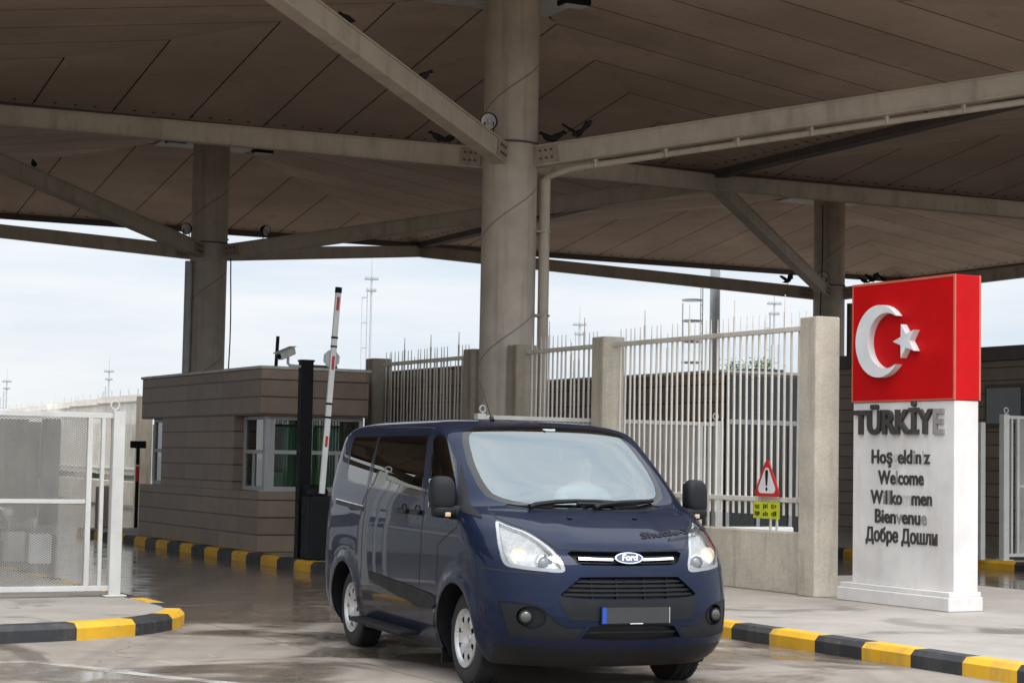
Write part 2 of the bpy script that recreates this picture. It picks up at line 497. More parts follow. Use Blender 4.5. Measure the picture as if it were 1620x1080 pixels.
KH = 0.15
def kerb(name, pts, blocks, start_yellow, inward, w=0.20):
    """painted kerb swept along a plan polyline; inward = +1 / -1 says on which hand the pavement lies"""
    P = [Vector((p[0], p[1], 0)) for p in pts]
    L = [0]
    for i in range(1, len(P)): L.append(L[-1] + (P[i] - P[i - 1]).length)
    def at(s):
        i = 0
        while i < len(P) - 2 and s > L[i + 1]: i += 1
        t = (s - L[i]) / max(1e-6, L[i + 1] - L[i])
        p = P[i].lerp(P[i + 1], t)
        # smooth the tangent over a short run so corners stay round
        return p
    def tan(s):
        a, b = at(max(0, s - 0.12)), at(min(L[-1], s + 0.12))
        return (b - a).normalized()
    mb = MB()
    s = 0; yellow = start_yellow; k = 0
    rng = random.Random(len(pts) * 31 + 5)
    while s < L[-1] - 0.05:
        e = min(L[-1], s + blocks * rng.uniform(0.93, 1.07))
        nseg = max(1, int((e - s) / 0.18))
        prof = [(0.0, 0.0), (0.0, KH - 0.045), (0.045, KH), (w, KH + 0.002), (w, 0.0)]
        vs = []
        for j in range(nseg + 1):
            q = s + (e - s) * j / nseg
            p, t = at(q), tan(q)
            nrm = Vector((-t.y, t.x, 0)) * inward
            for d, h in prof: vs.append(p + nrm * d + Vector((0, 0, h)))
        m = len(prof); fs = []
        for j in range(nseg):
            for i in range(m - 1):
                fs.append((j * m + i, (j + 1) * m + i, (j + 1) * m + i + 1, j * m + i + 1))
        fs += [tuple(range(m)), tuple(nseg * m + i for i in range(m))]
        mb.m = 0 if yellow else 1
        mb.add(vs, fs)
        yellow = not yellow; s = e; k += 1
    return struct(mb.build(name, [M['yellow_kerb'], M['black_kerb']]))
def spline(pts, n=8):
    out = []
    for i in range(len(pts) - 1):
        p0 = pts[max(0, i - 1)]; p1 = pts[i]; p2 = pts[i + 1]; p3 = pts[min(len(pts) - 1, i + 2)]
        for k in range(n):
            t = k / n
            out.append(tuple(0.5 * (2 * p1[j] + (p2[j] - p0[j]) * t + (2 * p0[j] - 5 * p1[j] + 4 * p2[j] - p3[j]) * t * t + (3 * p1[j] - p0[j] - 3 * p2[j] + p3[j]) * t ** 3) for j in range(2)))
    out.append(tuple(pts[-1]))
    return out
def uvpts(pts): return [tuple(g2(u, v))[:2] for u, v in pts]
def slab(name, poly, z0, z1, mat):
    mb = MB(); mb.prism([(p[0], p[1]) for p in poly], Matrix.Translation((0, 0, z0)), z1 - z0)
    return struct(mb.build(name, mat))

# the long island that carries fence, sign and booth: kerb on the lane side
KU = -3.28
right_kerb = [(KU, v) for v in (12.1, 8, 4, 0, -4, -8, -10.72, -14, -18)]
kerb('kerb', uvpts(right_kerb), 0.655, True, 1)
slab('pavement', uvpts([(KU + 0.19, 12.1), (KU + 0.19, -18), (3.4, -18), (3.4, -4.6), (0.9, -4.6), (0.9, 12.1)]), 0.0, KH - 0.003, M['pavement'])
# the gate island on the left with its rounded nose
nose = spline([(-16, -10.2), (-12, -9.62), (-10.6, -9.42), (-9.78, -9.26), (-9.07, -9.12), (-8.40, -8.80), (-7.92, -8.28), (-7.66, -7.70), (-7.60, -7.0), (-7.62, -5.5), (-7.64, -2), (-7.66, 4), (-7.66, 10), (-7.66, 16)], 6)
kerb('kerb', uvpts(nose), 0.70, True, 1)
inner = []
for i, p in enumerate(nose):
    a, b = nose[max(0, i - 1)], nose[min(len(nose) - 1, i + 1)]
    d = Vector((b[0] - a[0], b[1] - a[1])).normalized()
    inner.append((p[0] - d.y * 0.19, p[1] + d.x * 0.19))
slab('pavement', uvpts(inner + [(-16, 16)]), 0.0, KH - 0.003, M['pavement'])
# far island beyond the right-hand lane
kerb('kerb', uvpts([(8.4, -9.5), (8.4, -3), (8.4, 4), (8.4, 20)]), 0.9, True, -1)
slab('pavement', uvpts([(8.59, -9.5), (26, -9.5), (26, 20), (8.59, 20)]), 0.0, KH - 0.003, M['pavement'])
# worn guide line in the near left corner, laid 4 mm above the road
mk = MB()
line = [(-6.4, 14.2), (-4.6, 14.75), (-3.98, 15.0), (-3.62, 15.02), (-2.85, 14.45), (-2.35, 14.12), (-1.7, 13.75), (-0.6, 13.2)]
sp_ = spline(line, 6)
vs = []
for i, p in enumerate(sp_):
    a, b = sp_[max(0, i - 1)], sp_[min(len(sp_) - 1, i + 1)]
    d = Vector((b[0] - a[0], b[1] - a[1])).normalized()
    vs += [(p[0] - d.y * 0.07, p[1] + d.x * 0.07, 0.004), (p[0] + d.y * 0.07, p[1] - d.x * 0.07, 0.004)]
mk.add(vs, [(2 * i, 2 * i + 1, 2 * i + 3, 2 * i + 2) for i in range(len(sp_) - 1)])
struct(mk.build('road_marking', M['line']))
mk = MB()
line = [g2(-5.2, -7.6), g2(-5.1, -9.0), g2(-5.3, -10.6), g2(-5.9, -12.4)]
sp_ = spline([(p.x, p.y) for p in line], 6)
vs = []
for i, p in enumerate(sp_):
    a, b = sp_[max(0, i - 1)], sp_[min(len(sp_) - 1, i + 1)]
    d = Vector((b[0] - a[0], b[1] - a[1])).normalized()
    vs += [(p[0] - d.y * 0.06, p[1] + d.x * 0.06, 0.004), (p[0] + d.y * 0.06, p[1] - d.x * 0.06, 0.004)]
mk.add(vs, [(2 * i, 2 * i + 1, 2 * i + 3, 2 * i + 2) for i in range(len(sp_) - 1)])
struct(mk.build('road_marking', M['line']))

# ================================================================== the roof: pyramids on single columns
HA, HB = 8.07, 8.685          # half module along the second and the first axis
Z_NODE, Z_EAVE, Z_APEX, RISE = 6.30, 7.88, 9.10, 1.37
def roof_z(u, v):
    return Z_APEX - (Z_APEX - Z_EAVE) * max(abs(u) / HB, abs(v) / HA)
def make_roof_unit():
    root = thing('canopy_unit', None, 'canopy', (0, 0, 0), AL1)
    # the column
    c = MB(); c.cyl((0, 0, 0.0), (0, 0, Z_APEX - 0.12), 0.425, n=48)
    col_ = c.build('column', M['column'], root, smooth=True)
    c = MB()
    c.lathe([(0.425, 0), (0.445, 0), (0.445, 0.035), (0.425, 0.035)], Matrix.Translation((0, 0, Z_NODE + 0.23)), 48)
    c.build('collar', M['gutter'], col_, smooth=True)
    # four diagonal arms, welded I sections with end plates
    for su in (-1, 1):
        for sv in (-1, 1):
            d = Vector((su * HB * 0.998, sv * HA * 0.998, RISE * 0.998)); Ld = d.length; d.normalize()
            sd = Vector((-d.y, d.x, 0)).normalized(); up = d.cross(sd)
            if up.z < 0: up = -up
            A = axes(Vector((0, 0, Z_NODE)), d, sd, up)
            b = MB()
            s0 = 0.40
            for lo, hi, zc, zt in ((-0.12, 0.12, 0.15, 0.026), (-0.12, 0.12, -0.15, 0.026), (-0.095, 0.095, 0.0, 0.274)):
                b.box(A @ Vector(((s0 + Ld) / 2, 0, zc)), (Ld - s0, hi - lo, zt), A.to_3x3())
            arm = b.build('arm', M['beam'], root, bevel=0.004, seg=1)
            for sg in (-1, 1):
                p = MB()
                p.box(A @ Vector((0.62, sg * 0.112, 0)), (0.36, 0.026, 0.266), A.to_3x3())
                gp = p.build('gusset', M['plate_rust'], arm)
                q = MB()
                for i in range(3):
                    for j in (-0.06, 0.06):
                        o_ = A @ Vector((0.53 + i * 0.09, sg * 0.124, j))
                        q.cyl(o_, o_ + A.to_3x3() @ Vector((0, sg * 0.022, 0)), 0.022, n=6)
                q.build('bolt_heads', M['gutter'], gp)
    # soffit: sheets running down the slope, an open seam between each pair
    s = MB(); gap = 0.014; NS = 6
    for face in range(4):
        along = HB if face % 2 == 0 else HA      # length of half the eave of this face
        sgn = 1 if face < 2 else -1
        for k in range(-NS, NS):
            a0, a1 = k / NS, (k + 1) / NS
            e0, e1 = a0 + gap / along, a1 - gap / along
            m0, m1 = abs(e0), abs(e1)
            pts = [(e0, m0 if m0 > 0.02 else 0.02), (e0, 1.0), (e1, 1.0), (e1, m1 if m1 > 0.02 else 0.02)]
            vv = []
            for t, r in pts:
                if face % 2 == 0: u, v = t * HB, sgn * r * HA
                else: u, v = sgn * r * HB, t * HA
                vv.append((u, v, Z_APEX - (Z_APEX - Z_EAVE) * r))
            s.add(vv, [(0, 1, 2, 3)])
    s.build('soffit', M['soffit'], root)
    # the roof deck just above it
    r = MB(); zz = 0.035
    r.add([(0, 0, Z_APEX + zz)] + [(x * (HB + 0.02), y * (HA + 0.02), Z_EAVE + zz) for x, y in ((-1, -1), (1, -1), (1, 1), (-1, 1))], [(0, 1, 2), (0, 2, 3), (0, 3, 4), (0, 4, 1)])
    r.build('deck', M['dark'], root)
    # eave channels
    e = MB()
    for sg in (-1, 1):
        e.box((0, sg * (HA - 0.075), Z_EAVE - 0.03), (2 * HB - 0.04, 0.13, 0.20))
        e.box((sg * (HB - 0.075), 0, Z_EAVE - 0.03), (0.13, 2 * HA - 0.30, 0.20))
    e.build('eave_channel', M['gutter'], root)
    # fixing heads near the eave
    h = MB()
    for face in range(4):
        half = HB if face % 2 == 0 else HA
        nfx = int(2 * half / 0.36)
        sgn = 1 if face < 2 else -1
        for k in range(1, nfx):
            t = -half + 2 * half * k / nfx
            r_ = 0.955
            if abs(t) / half > 0.95: continue
            u, v = (t, sgn * r_ * HA) if face % 2 == 0 else (sgn * r_ * HB, t)
            z = Z_APEX - (Z_APEX - Z_EAVE) * r_
            h.box((u, v, z - 0.006), (0.05, 0.05, 0.012))
    h.build('fixing_heads', M['dark'], root)['kind'] = 'stuff'
    # pale closing plate round the column head
    p = MB(); zc = Z_APEX - 0.185
    p.box((0, 0, zc), (2.2, 2.0, 0.05))
    p.build('head_plate', M['sheet_light'], root, bevel=0.01)
    return root
unit0 = make_roof_unit()
UNITS = {}
for key, (u, v), lab in (
        ('C', (0, 0), 'pyramid canopy on the big front column, right behind the van, with light beige arms'),
        ('L', (0, 2 * HA), 'pyramid canopy on the dark rear column rising behind the booth roof'),
        ('R', (2 * HB, 2 * HA), 'pyramid canopy on the rear column between the tall concrete pillar and red sign'),
        ('N', (2 * HB, 0), 'pyramid canopy above the red sign whose own column stands outside the picture'),
        ('W', (-2 * HB, 0), 'unseen pyramid canopy added on the left for its reflection in the van side windows'),  # units from here on are unseen, added for dark window reflections
        ('V', (-2 * HB, 2 * HA), 'unseen rear pyramid canopy added on the left for its reflection in the van side windows'),
        ('X', (-2 * HB, 4 * HA), 'unseen third pyramid canopy back on the left, added for the van window reflections'),
        ('Y', (-4 * HB, 2 * HA), 'unseen pyramid canopy two columns left of the rear one, added for the van window reflections'),
        ('Z', (-4 * HB, 4 * HA), 'unseen farthest pyramid canopy on the left, added for the van window reflections')):
    r_ = unit0 if key == 'C' else copy_tree(unit0)
    r_.location = g1(u, v)
    tag(r_, lab, 'canopy', 'pyramid canopies over the border gate')
    UNITS[key] = r_

# down pipe on the front column with its branch under the arm that runs to the right
dp = thing('drain_pipe', 'beige rain pipe running down the right side of the front column and along its arm', 'pipe', g1(0, 0), AL1)
pu, pv = 0.515, -0.20
m = MB(); m.cyl((pu, pv, 0.15), (pu, pv, Z_NODE - 0.28), 0.085, n=20)
pipe_down = m.build('down_pipe', M['beam'], dp, smooth=True)
for z in (1.4, 3.9, 5.2):
    m = MB(); m.box((pu - 0.05, pv + 0.02, z), (0.26, 0.20, 0.035))
    m.build('bracket', M['plate_rust'], dp)
m = MB()
d = Vector((HB * 0.93, -HA * 0.93, RISE * 0.93)); off = Vector((0, 0, -0.245))
d0 = Vector((0, 0, Z_NODE))
path = [(pu, pv, Z_NODE - 0.28), (pu + 0.02, pv - 0.05, Z_NODE - 0.235)] + [tuple(d0 + d * t + off + Vector((0.05, 0.05, 0))) for t in (0.09, 0.3, 0.5, 0.75, 0.99)]
m.tube(path, 0.05, 12)
br = m.build('branch_pipe', M['beam'], dp, smooth=True)
for t in (0.12, 0.22, 0.32, 0.42, 0.52, 0.62, 0.72):
    m = MB(); p = d0 + d * t + off + Vector((0.05, 0.05, 0.03))
    m.box(p, (0.05, 0.14, 0.13))
    m.build('hanger', M['beam'], br)

# second dark pipe, and a loose cable, on the rear left column
pp = MB(); pp.cyl(g1(-0.50, 2 * HA - 0.12, 0.15), g1(-0.50, 2 * HA - 0.12, Z_NODE - 0.2), 0.09, n=16)
tag(pp.build('drain_pipe', M['galv'], smooth=True), 'grey rain pipe on the left side of the rear column behind the booth', 'pipe')
cb = MB()
cb.tube([g1(0.50 + 0.02 * math.sin(z * 1.7), 2 * HA - 0.16, z) for z in [0.3 + 0.5 * i for i in range(13)]], 0.016, 6)
tag(cb.build('cable', M['black_steel'], smooth=True), 'thin black cable hanging beside the rear column behind the booth', 'cable')
cb = MB()
cu, cv = 2 * HB - 0.55, 2 * HA - 0.55
cb.tube([g1(cu - 0.3 + 0.04 * math.sin(z), cv - 0.3, z) for z in [2.6 + 0.6 * i for i in range(11)]], 0.014, 6)
tag(cb.build('cable', M['black_steel'], smooth=True), 'thin black cable hanging down in front of the rear right column', 'cable')
pp = MB(); pp.cyl(g1(2 * HB + 0.62, 2 * HA - 0.1, 0.0), g1(2 * HB + 0.62, 2 * HA - 0.1, Z_NODE - 0.2), 0.08, n=16)
tag(pp.build('drain_pipe', M['gutter'], smooth=True), 'dark rain pipe on the right of the rear column beside the red sign', 'pipe')

# round floodlights standing on the arms
def floodlight(loc, aim, label):
    r_ = thing('floodlight', label, 'floodlight', loc, 0, 'round floodlights on the canopy arms')
    a = Vector(aim).normalized(); x = a.orthogonal().normalized(); y = a.cross(x)
    A = axes((0, 0, 0.20), x, y, a)
    m = MB(); m.lathe([(0.0, -0.13), (0.07, -0.12), (0.11, -0.06), (0.135, 0.0), (0.135, 0.03), (0.12, 0.03)], A, 24)
    m.build('housing', M['black_steel'], r_, smooth=True)
    m = MB(); m.lathe([(0.0, -0.02), (0.06, -0.012), (0.12, 0.026)], A, 24)
    l_ = m.build('reflector', M['lamp_white'], r_, smooth=True)
    m = MB(); m.lathe([(0.0, 0.03), (0.035, 0.02), (0.035, -0.02)], A, 12)
    m.build('bulb', M['galv'], l_, smooth=True)
    m = MB()
    for sg in (-1, 1): m.box((0.10 * sg * abs(x.x) if abs(x.x) > 0.3 else 0.10 * sg, 0, 0.09), (0.016, 0.04, 0.20))
    m.box((0, 0, -0.005), (0.22, 0.06, 0.02))
    m.build('bracket', M['black_steel'], r_)
    return r_
def arm_top(col, su, sv, t, side=0.0):
    u0, v0 = {'C': (0, 0), 'L': (0, 2 * HA), 'R': (2 * HB, 2 * HA)}[col]
    d = Vector((su * HB, sv * HA)).normalized()
    return g1(u0 + su * HB * t - d.y * side, v0 + sv * HA * t + d.x * side, Z_NODE + RISE * t + 0.163)
floodlight(arm_top('C', -1, -1, 0.075), (-0.35, -1, -0.25), 'round floodlight with white reflector on top of the front column arm')
floodlight(arm_top('L', -1, -1, 0.085), (-0.35, -1, -0.25), 'round floodlight left of the rear column behind the booth')
floodlight(arm_top('L', 1, -1, 0.12), (0.9, -0.6, -0.25), 'tilted floodlight right of the rear column behind the booth')
floodlight(arm_top('R', -1, -1, 0.06), (-0.2, -1, -0.2), 'round floodlight on the rear right column above the concrete pillar')
# dark lamps bolted to the head plates
def head_lamp(u0, v0, su, sv, label):
    r_ = thing('ceiling_lamp', label, 'lamp', g1(u0 + su, v0 + sv, Z_APEX - 0.21), AL1, 'dark lamps on the roof head plates')
    m = MB(); m.box((0, 0, -0.11), (0.46, 0.30, 0.16)); m.build('housing', M['black_steel'], r_, bevel=0.02)
    m = MB(); m.box((0, 0, -0.195), (0.38, 0.22, 0.012)); m.build('lens', M['galv'], r_)
    m = MB(); m.box((-0.26, 0, -0.06), (0.03, 0.06, 0.13)); m.box((0.26, 0, -0.06), (0.03, 0.06, 0.13)); m.build('bracket', M['galv'], r_)
head_lamp(0, 0, 0.75, -0.62, 'dark lamp under the pale plate at the head of the front column')
head_lamp(0, 2 * HA, -1.05, -0.7, 'dark lamp left of the head of the column behind the booth')
head_lamp(0, 2 * HA, 1.1, -0.4, 'dark lamp right of the head of the column behind the booth')

# pigeons
def bird_mesh(wing):
    m = MB()
    ring = [(-0.17, 0.008, 0.01), (-0.15, 0.030, 0.012), (-0.10, 0.045, 0.03), (-0.03, 0.062, 0.058), (0.04, 0.060, 0.062), (0.09, 0.042, 0.05), (0.115, 0.028, 0.034), (0.14, 0.031, 0.032), (0.165, 0.024, 0.026), (0.18, 0.010, 0.010), (0.20, 0.003, 0.003)]
    zc = [0.055, 0.06, 0.075, 0.10, 0.125, 0.15, 0.185, 0.20, 0.20, 0.195, 0.19]
    nn_ = 10; vs = []
    for (x, w, h), z in zip(ring, zc):
        for i in range(nn_):
            a = 2 * PI * i / nn_
            vs.append((x, w * math.cos(a), z + h * math.sin(a)))
    fs = [(k * nn_ + i, k * nn_ + (i + 1) % nn_, (k + 1) * nn_ + (i + 1) % nn_, (k + 1) * nn_ + i) for k in range(len(ring) - 1) for i in range(nn_)]
    fs += [tuple(range(nn_)), tuple(range((len(ring) - 1) * nn_, len(ring) * nn_))]
    m.add(vs, fs)
    for sg in (-1, 1):
        m.cyl((0.0, 0.022 * sg, 0.0), (0.005, 0.022 * sg, 0.07), 0.005, n=5)
        if wing:
            m.add([(0.07, 0.04 * sg, 0.13), (-0.06, 0.04 * sg, 0.10), (-0.14, 0.24 * sg, 0.25), (-0.02, 0.30 * sg, 0.29), (0.06, 0.20 * sg, 0.22),
                   (0.07, 0.045 * sg, 0.14), (-0.06, 0.045 * sg, 0.11), (-0.14, 0.245 * sg, 0.26), (-0.02, 0.305 * sg, 0.30), (0.06, 0.205 * sg, 0.23)],
                  [(0, 1, 2, 3, 4), (9, 8, 7, 6, 5), (0, 5, 6, 1), (1, 6, 7, 2), (2, 7, 8, 3), (3, 8, 9, 4), (4, 9, 5, 0)])
    return m
b0 = bird_mesh(False).build('pigeon', M['feather'], smooth=True, angle=60)
b1_ = bird_mesh(True).build('pigeon', M['feather'], smooth=True, angle=60)
first = {0: True, 1: True}
for col, su, sv, t, rz, wing, lab in (
        ('C', -1, -1, 0.485, 2.4, 0, 'dark pigeon perched highest on the beige arm at the top of the picture'),
        ('C', -1, -1, 0.285, 0.6, 0, 'dark pigeon leaning forward halfway along the arm above the front column'),
        ('C', -1, 1, 0.10, 2.9, 0, 'dark pigeon tucked in the corner left of the front column between two arms'),
        ('C', -1, 1, 0.085, 0.3, 0, 'second dark pigeon crouching close to the front column on its left arm'),
        ('C', 1, -1, 0.052, 2.6, 0, 'dark pigeon sitting closest to the front column on its right arm'),
        ('C', 1, -1, 0.062, 0.5, 0, 'dark pigeon beside the one nearest the column, both on the right arm'),
        ('C', 1, -1, 0.092, 0.9, 1, 'dark pigeon with raised wings on the arm right of the front column'),
        ('L', -1, -1, 0.577, 2.0, 0, 'lone dark pigeon perched on the dark arm near the left edge'),
        ('L', 1, 1, 0.055, 1.0, 0, 'dark pigeon sitting against the rear column behind the booth'),
        ('R', -1, 1, 0.095, 0.4, 1, 'dark pigeon with open wings against the bright gap left of the rear right column'),
        ('R', 1, -1, 0.080, 2.6, 0, 'dark pigeon nearest the rear right column in the row beside the red sign'),
        ('R', 1, -1, 0.100, 0.4, 1, 'dark pigeon flapping in the middle of the row above the red sign'),
        ('R', 1, -1, 0.122, 2.2, 0, 'dark pigeon at the outer end of the row above the red sign')):
    src = b1_ if wing else b0
    if first[wing]: o = src; first[wing] = False
    else:
        o = src.copy(); COL.objects.link(o)
    o.location = arm_top(col, su, sv, t) + Vector((0, 0, 0.004))
    o.rotation_euler = (0, 0, rz)
    o.scale = (0.95,) * 3
    tag(o, lab, 'pigeon', 'pigeons perched under the roof')
# ================================================================== fence on the island
FZ = KH - 0.003
PILLARS = [(-8.10, -7.75, 'cast concrete pillar beside the red sign, the largest and palest of the fence pillars'),
           (-3.30, -2.95, 'concrete pillar between the wide barred panel and the narrow one, just right of the van roof'),
           (-0.78, -0.43, 'rust streaked concrete pillar standing against the front column'),
           (0.70, 1.05, 'concrete pillar half hidden by the left edge of the front column'),
           (4.50, 4.86, 'shaded concrete pillar at the corner of the grey brown booth')]
PU0, PU1, PTOP = -0.22, 0.13, 3.40
for k, (v0, v1, lab) in enumerate(PILLARS):
    m = MB()
    w, d_, ch = PU1 - PU0, v1 - v0, 0.045
    poly = [(-w / 2, -d_ / 2 + ch), (-w / 2 + ch, -d_ / 2), (w / 2 - ch, -d_ / 2), (w / 2, -d_ / 2 + ch), (w / 2, d_ / 2), (-w / 2, d_ / 2)]
    m.prism(poly, Matrix.Translation((0, 0, 0)), PTOP - FZ)
    o = m.build('concrete_pillar', M['concrete_rust'] if k in (2, 3, 4) else M['concrete'], bevel=0.008, seg=1)
    o.location = g2((PU0 + PU1) / 2, (v0 + v1) / 2, FZ)
    o.rotation_euler = (0, 0, AL2)
    tag(o, lab, 'pillar', 'concrete fence pillars')
bar_me = None
def fence_bay(v0, v1, label, wall_label, small=False, origin=(0, 0), group='barred fence panels', zb=FZ):
    """bars on two rails above a low concrete wall; local x across, y along the fence"""
    global bar_me
    L = v1 - v0
    loc = g2(origin[0] + (PU0 + PU1) / 2, origin[1] + v0, zb)
    r_ = thing('fence_panel', label, 'fence', loc, AL2, group)
    ends = 0.0
    m = MB(); m.box((0, L / 2, 3.29 - FZ), (0.06, L - 2 * ends, 0.06)); m.build('rail', M['bar_steel'], r_, bevel=0.006, seg=1)
    m = MB(); m.box((0, L / 2, 1.245 - FZ), (0.06, L - 2 * ends, 0.06)); m.build('rail', M['bar_steel'], r_, bevel=0.006, seg=1)
    nb = int(L / 0.131)
    step = L / (nb + 1)
    rng = random.Random(int(v0 * 100) + 77)
    if small:
        m = MB()
        for i in range(1, nb + 1):
            top = 3.48 if i % 7 != 3 else 3.66
            m.box((0, i * step, (1.06 + top) / 2 - FZ), (0.026, 0.026, top - 1.06))
        m.build('bars', M['bar_steel'], r_)
    else:
        for i in range(1, nb + 1):
            if bar_me is None:
                m = MB()
                m.box((0, 0, 1.125), (0.022, 0.022, 2.25)); m.cyl((0, 0, 2.25), (0, 0, 2.44), 0.0085, 0.005, 6)
                o = m.build('bar', M['bar_steel'], r_)
                bar_me = o.data
            else:
                o = bpy.data.objects.new('bar', bar_me); COL.objects.link(o); o.parent = r_
            o.location = (0, i * step, 1.06 - FZ)
            o.rotation_euler = (rng.uniform(-0.004, 0.004), rng.uniform(-0.006, 0.006), 0)
            if i % 8 == 4: o.scale = (1, 1, 1.09)
            if i in (5, 6) or i == nb - 9: o.location.z -= 0.19 if i != nb - 9 else 0.12
    m = MB(); m.box((0, L / 2, 0.36), (0.24, L, 0.72))
    o = m.build('concrete_wall', M['concrete'], bevel=0.012, seg=1)
    o.location = loc; o.rotation_euler = (0, 0, AL2)
    tag(o, wall_label, 'low wall', 'low concrete walls under the fence' if not small else 'low walls of the far fence')
    return r_
fence_bay(-7.75, -3.30, 'wide panel of cream bars with rust spots, carrying the warning triangle', 'low concrete wall between the big pillar and the van, under the warning sign')
fence_bay(-2.95, -0.78, 'narrow panel of cream bars just right of the front column', 'low concrete wall under the narrow barred panel behind the van roof')
fence_bay(1.05, 4.50, 'shaded panel of bars between the front column and the booth', 'low concrete wall in shade between front column and booth')
# rusty bars stand in a solid panel behind the shaded bay: brown cladding screen
m = MB(); m.box((0.13, 1.72, 1.52), (0.05, 3.44, 3.04))
o = m.build('screen_wall', M['cladding'], bevel=0.005, seg=1)
o.location = g2((PU0 + PU1) / 2 + 0.05, 1.05, FZ); o.rotation_euler = (0, 0, AL2)
tag(o, 'brown clad screen wall right behind the shaded bars between column and booth', 'wall')

# far fence on the left, repeated bays
for i in range(6):
    v0 = 29.0 + i * 5.0
    sc = ('nearest', 'second', 'third', 'fourth', 'fifth', 'farthest')[i]
    ou = 3.38 + 0.094 * (v0 - 29.0)
    fence_bay(0.35, 5.0, '%s bay of the pale barred fence far beyond the left gate' % sc, '%s low wall under the far pale fence on the left' % sc, True, (ou, v0), 'far fence bays beyond the left gate', 0.10)
    m = MB(); m.box((0, 0, 1.64), (0.4, 0.4, 3.28))
    o = m.build('concrete_pillar', M['concrete_rust'], bevel=0.02, seg=1)
    o.location = g2(ou, v0 + 0.17, 0.10); o.rotation_euler = (0, 0, AL2)
    tag(o, '%s brown pillar of the far fence beyond the left gate' % sc, 'pillar', 'far fence pillars beyond the left gate')

# warning triangle and its yellow plate, wired to the bars
def tri(s, inset=0.0):
    h = s * math.sqrt(3) / 2; r_ = 0.05
    pts = []
    cen = [(-s / 2, -h / 3), (s / 2, -h / 3), (0, 2 * h / 3)]
    for k, (x, y) in enumerate(cen):
        L_ = math.hypot(x, y); ux, uy = x / L_, y / L_
        cx, cy = x - ux * (2 * r_ + inset * 2), y - uy * (2 * r_ + inset * 2)
        a0 = math.atan2(uy, ux)
        for j in range(-4, 5):
            a = a0 + j * (PI / 3) / 4
            pts.append((cx + r_ * math.cos(a), cy + r_ * math.sin(a)))
    return pts
wv = -7.02
sign_face = -0.088 + (PU0 + PU1) / 2
WM = axes((0, 0, 0), (0, -1, 0), (0, 0, 1), (-1, 0, 0))
ws = thing('warning_sign', 'red bordered warning triangle with black exclamation mark tied to the fence bars', 'sign', g2(sign_face, wv, 1.44), AL2)
m = MB(); m.prism(tri(0.56), WM, 0.012); m.build('triangle', M['red'], ws)
m = MB(); m.prism(tri(0.56, 0.042), axes((-0.0125, 0, 0), (0, -1, 0), (0, 0, 1), (-1, 0, 0)), 0.003); fc = m.build('face', M['white'], ws)
m = MB()
A_ = axes((-0.0160, 0, 0), (0, -1, 0), (0, 0, 1), (-1, 0, 0))
m.prism([(-0.026, 0.16), (0.026, 0.16), (0.030, 0.11), (0.014, -0.03), (-0.014, -0.03), (-0.030, 0.11)], A_, 0.002)
m.prism([(0.022 * math.cos(2 * PI * i / 14), -0.07 + 0.022 * math.sin(2 * PI * i / 14)) for i in range(14)], A_, 0.002)
m.build('exclamation_mark', M['black_steel'], ws)
M['placard'] = mat_plain('yellow green placard', (0.52, 0.55, 0.02), 0.5)
pl = thing('placard', 'small yellow green plate with rows of black signs hanging below the warning triangle', 'sign', g2(sign_face, wv + 0.02, 1.115), AL2)
m = MB(); m.box((0, 0, 0), (0.012, 0.52, 0.20)); m.build('plate', M['placard'], pl)
m = MB()
rng = random.Random(3)
for r0 in (0.045, -0.045):
    for gx in (-0.18, -0.01, 0.16):
        for q in range(3):
            w_ = rng.uniform(0.018, 0.04); hh = rng.uniform(0.03, 0.06)
            m.box((-0.0078, -(gx + (q - 1) * 0.036), r0 + rng.uniform(-0.008, 0.008)), (0.003, w_ * 0.7, hh))
m.build('lettering', M['black_steel'], pl)

# ================================================================== the welcome sign
def text_mesh(txt, size, extrude=0.01, bold=0.0, shear=0.0, align='LEFT', spacing=1.0):
    cu = bpy.data.curves.new('text', 'FONT')
    cu.body = txt; cu.size = size; cu.extrude = extrude; cu.offset = bold; cu.shear = shear
    cu.align_x = align; cu.space_character = spacing; cu.resolution_u = 3
    ob = bpy.data.objects.new('text', cu); COL.objects.link(ob)
    bpy.context.view_layer.update()
    dg = bpy.context.evaluated_depsgraph_get()
    me = ob.evaluated_get(dg).to_mesh()
    vs = [v.co.copy() for v in me.vertices]; fs = [tuple(p.vertices) for p in me.polygons]
    ob.evaluated_get(dg).to_mesh_clear()
    bpy.data.objects.remove(ob); bpy.data.curves.remove(cu)
    return vs, fs
M['sign_red'] = mat_paint('sign red panel', (0.50, 0.0018, 0.0035), 0.45, dirt=0.10, dirtcol=(0.26, 0.004, 0.006))
M['sign_red'].node_tree.nodes['Principled BSDF'].inputs['Specular IOR Level'].default_value = 0.15
M['sign_white'] = mat_paint('sign white render', (0.68, 0.65, 0.62), 0.6, dirt=0.35, dirtcol=(0.42, 0.37, 0.33))
M['letter'] = mat_paint('weathered dark letters', (0.040, 0.034, 0.030), 0.45, dirt=0.35, dirtcol=(0.12, 0.10, 0.08))
M['ghost'] = mat_plain('ghost of a lost letter', (0.47, 0.44, 0.41), 0.7)
M['ghost_dark'] = mat_plain('bent letter seen edge on', (0.26, 0.235, 0.215), 0.6)
M['emblem_white'] = mat_paint('white emblem', (0.70, 0.70, 0.70), 0.35, dirt=0.15)
M['trim_red'] = mat_plain('faded red edge trim', (0.50, 0.10, 0.06), 0.5)
SU0, SU1, SV0, SV1 = -0.06, 0.275, -10.26, -8.56
sg_ = thing('welcome_sign', 'tall red and white welcome pylon with white crescent and star, dark lettering', 'sign', g2(SU0, SV0, FZ), AL2)
LS = SV1 - SV0; WS = SU1 - SU0
def sbox(m, x0, x1, y0, y1, z0, z1): m.box2((x0, y0, z0 - FZ), (x1, y1, z1 - FZ))
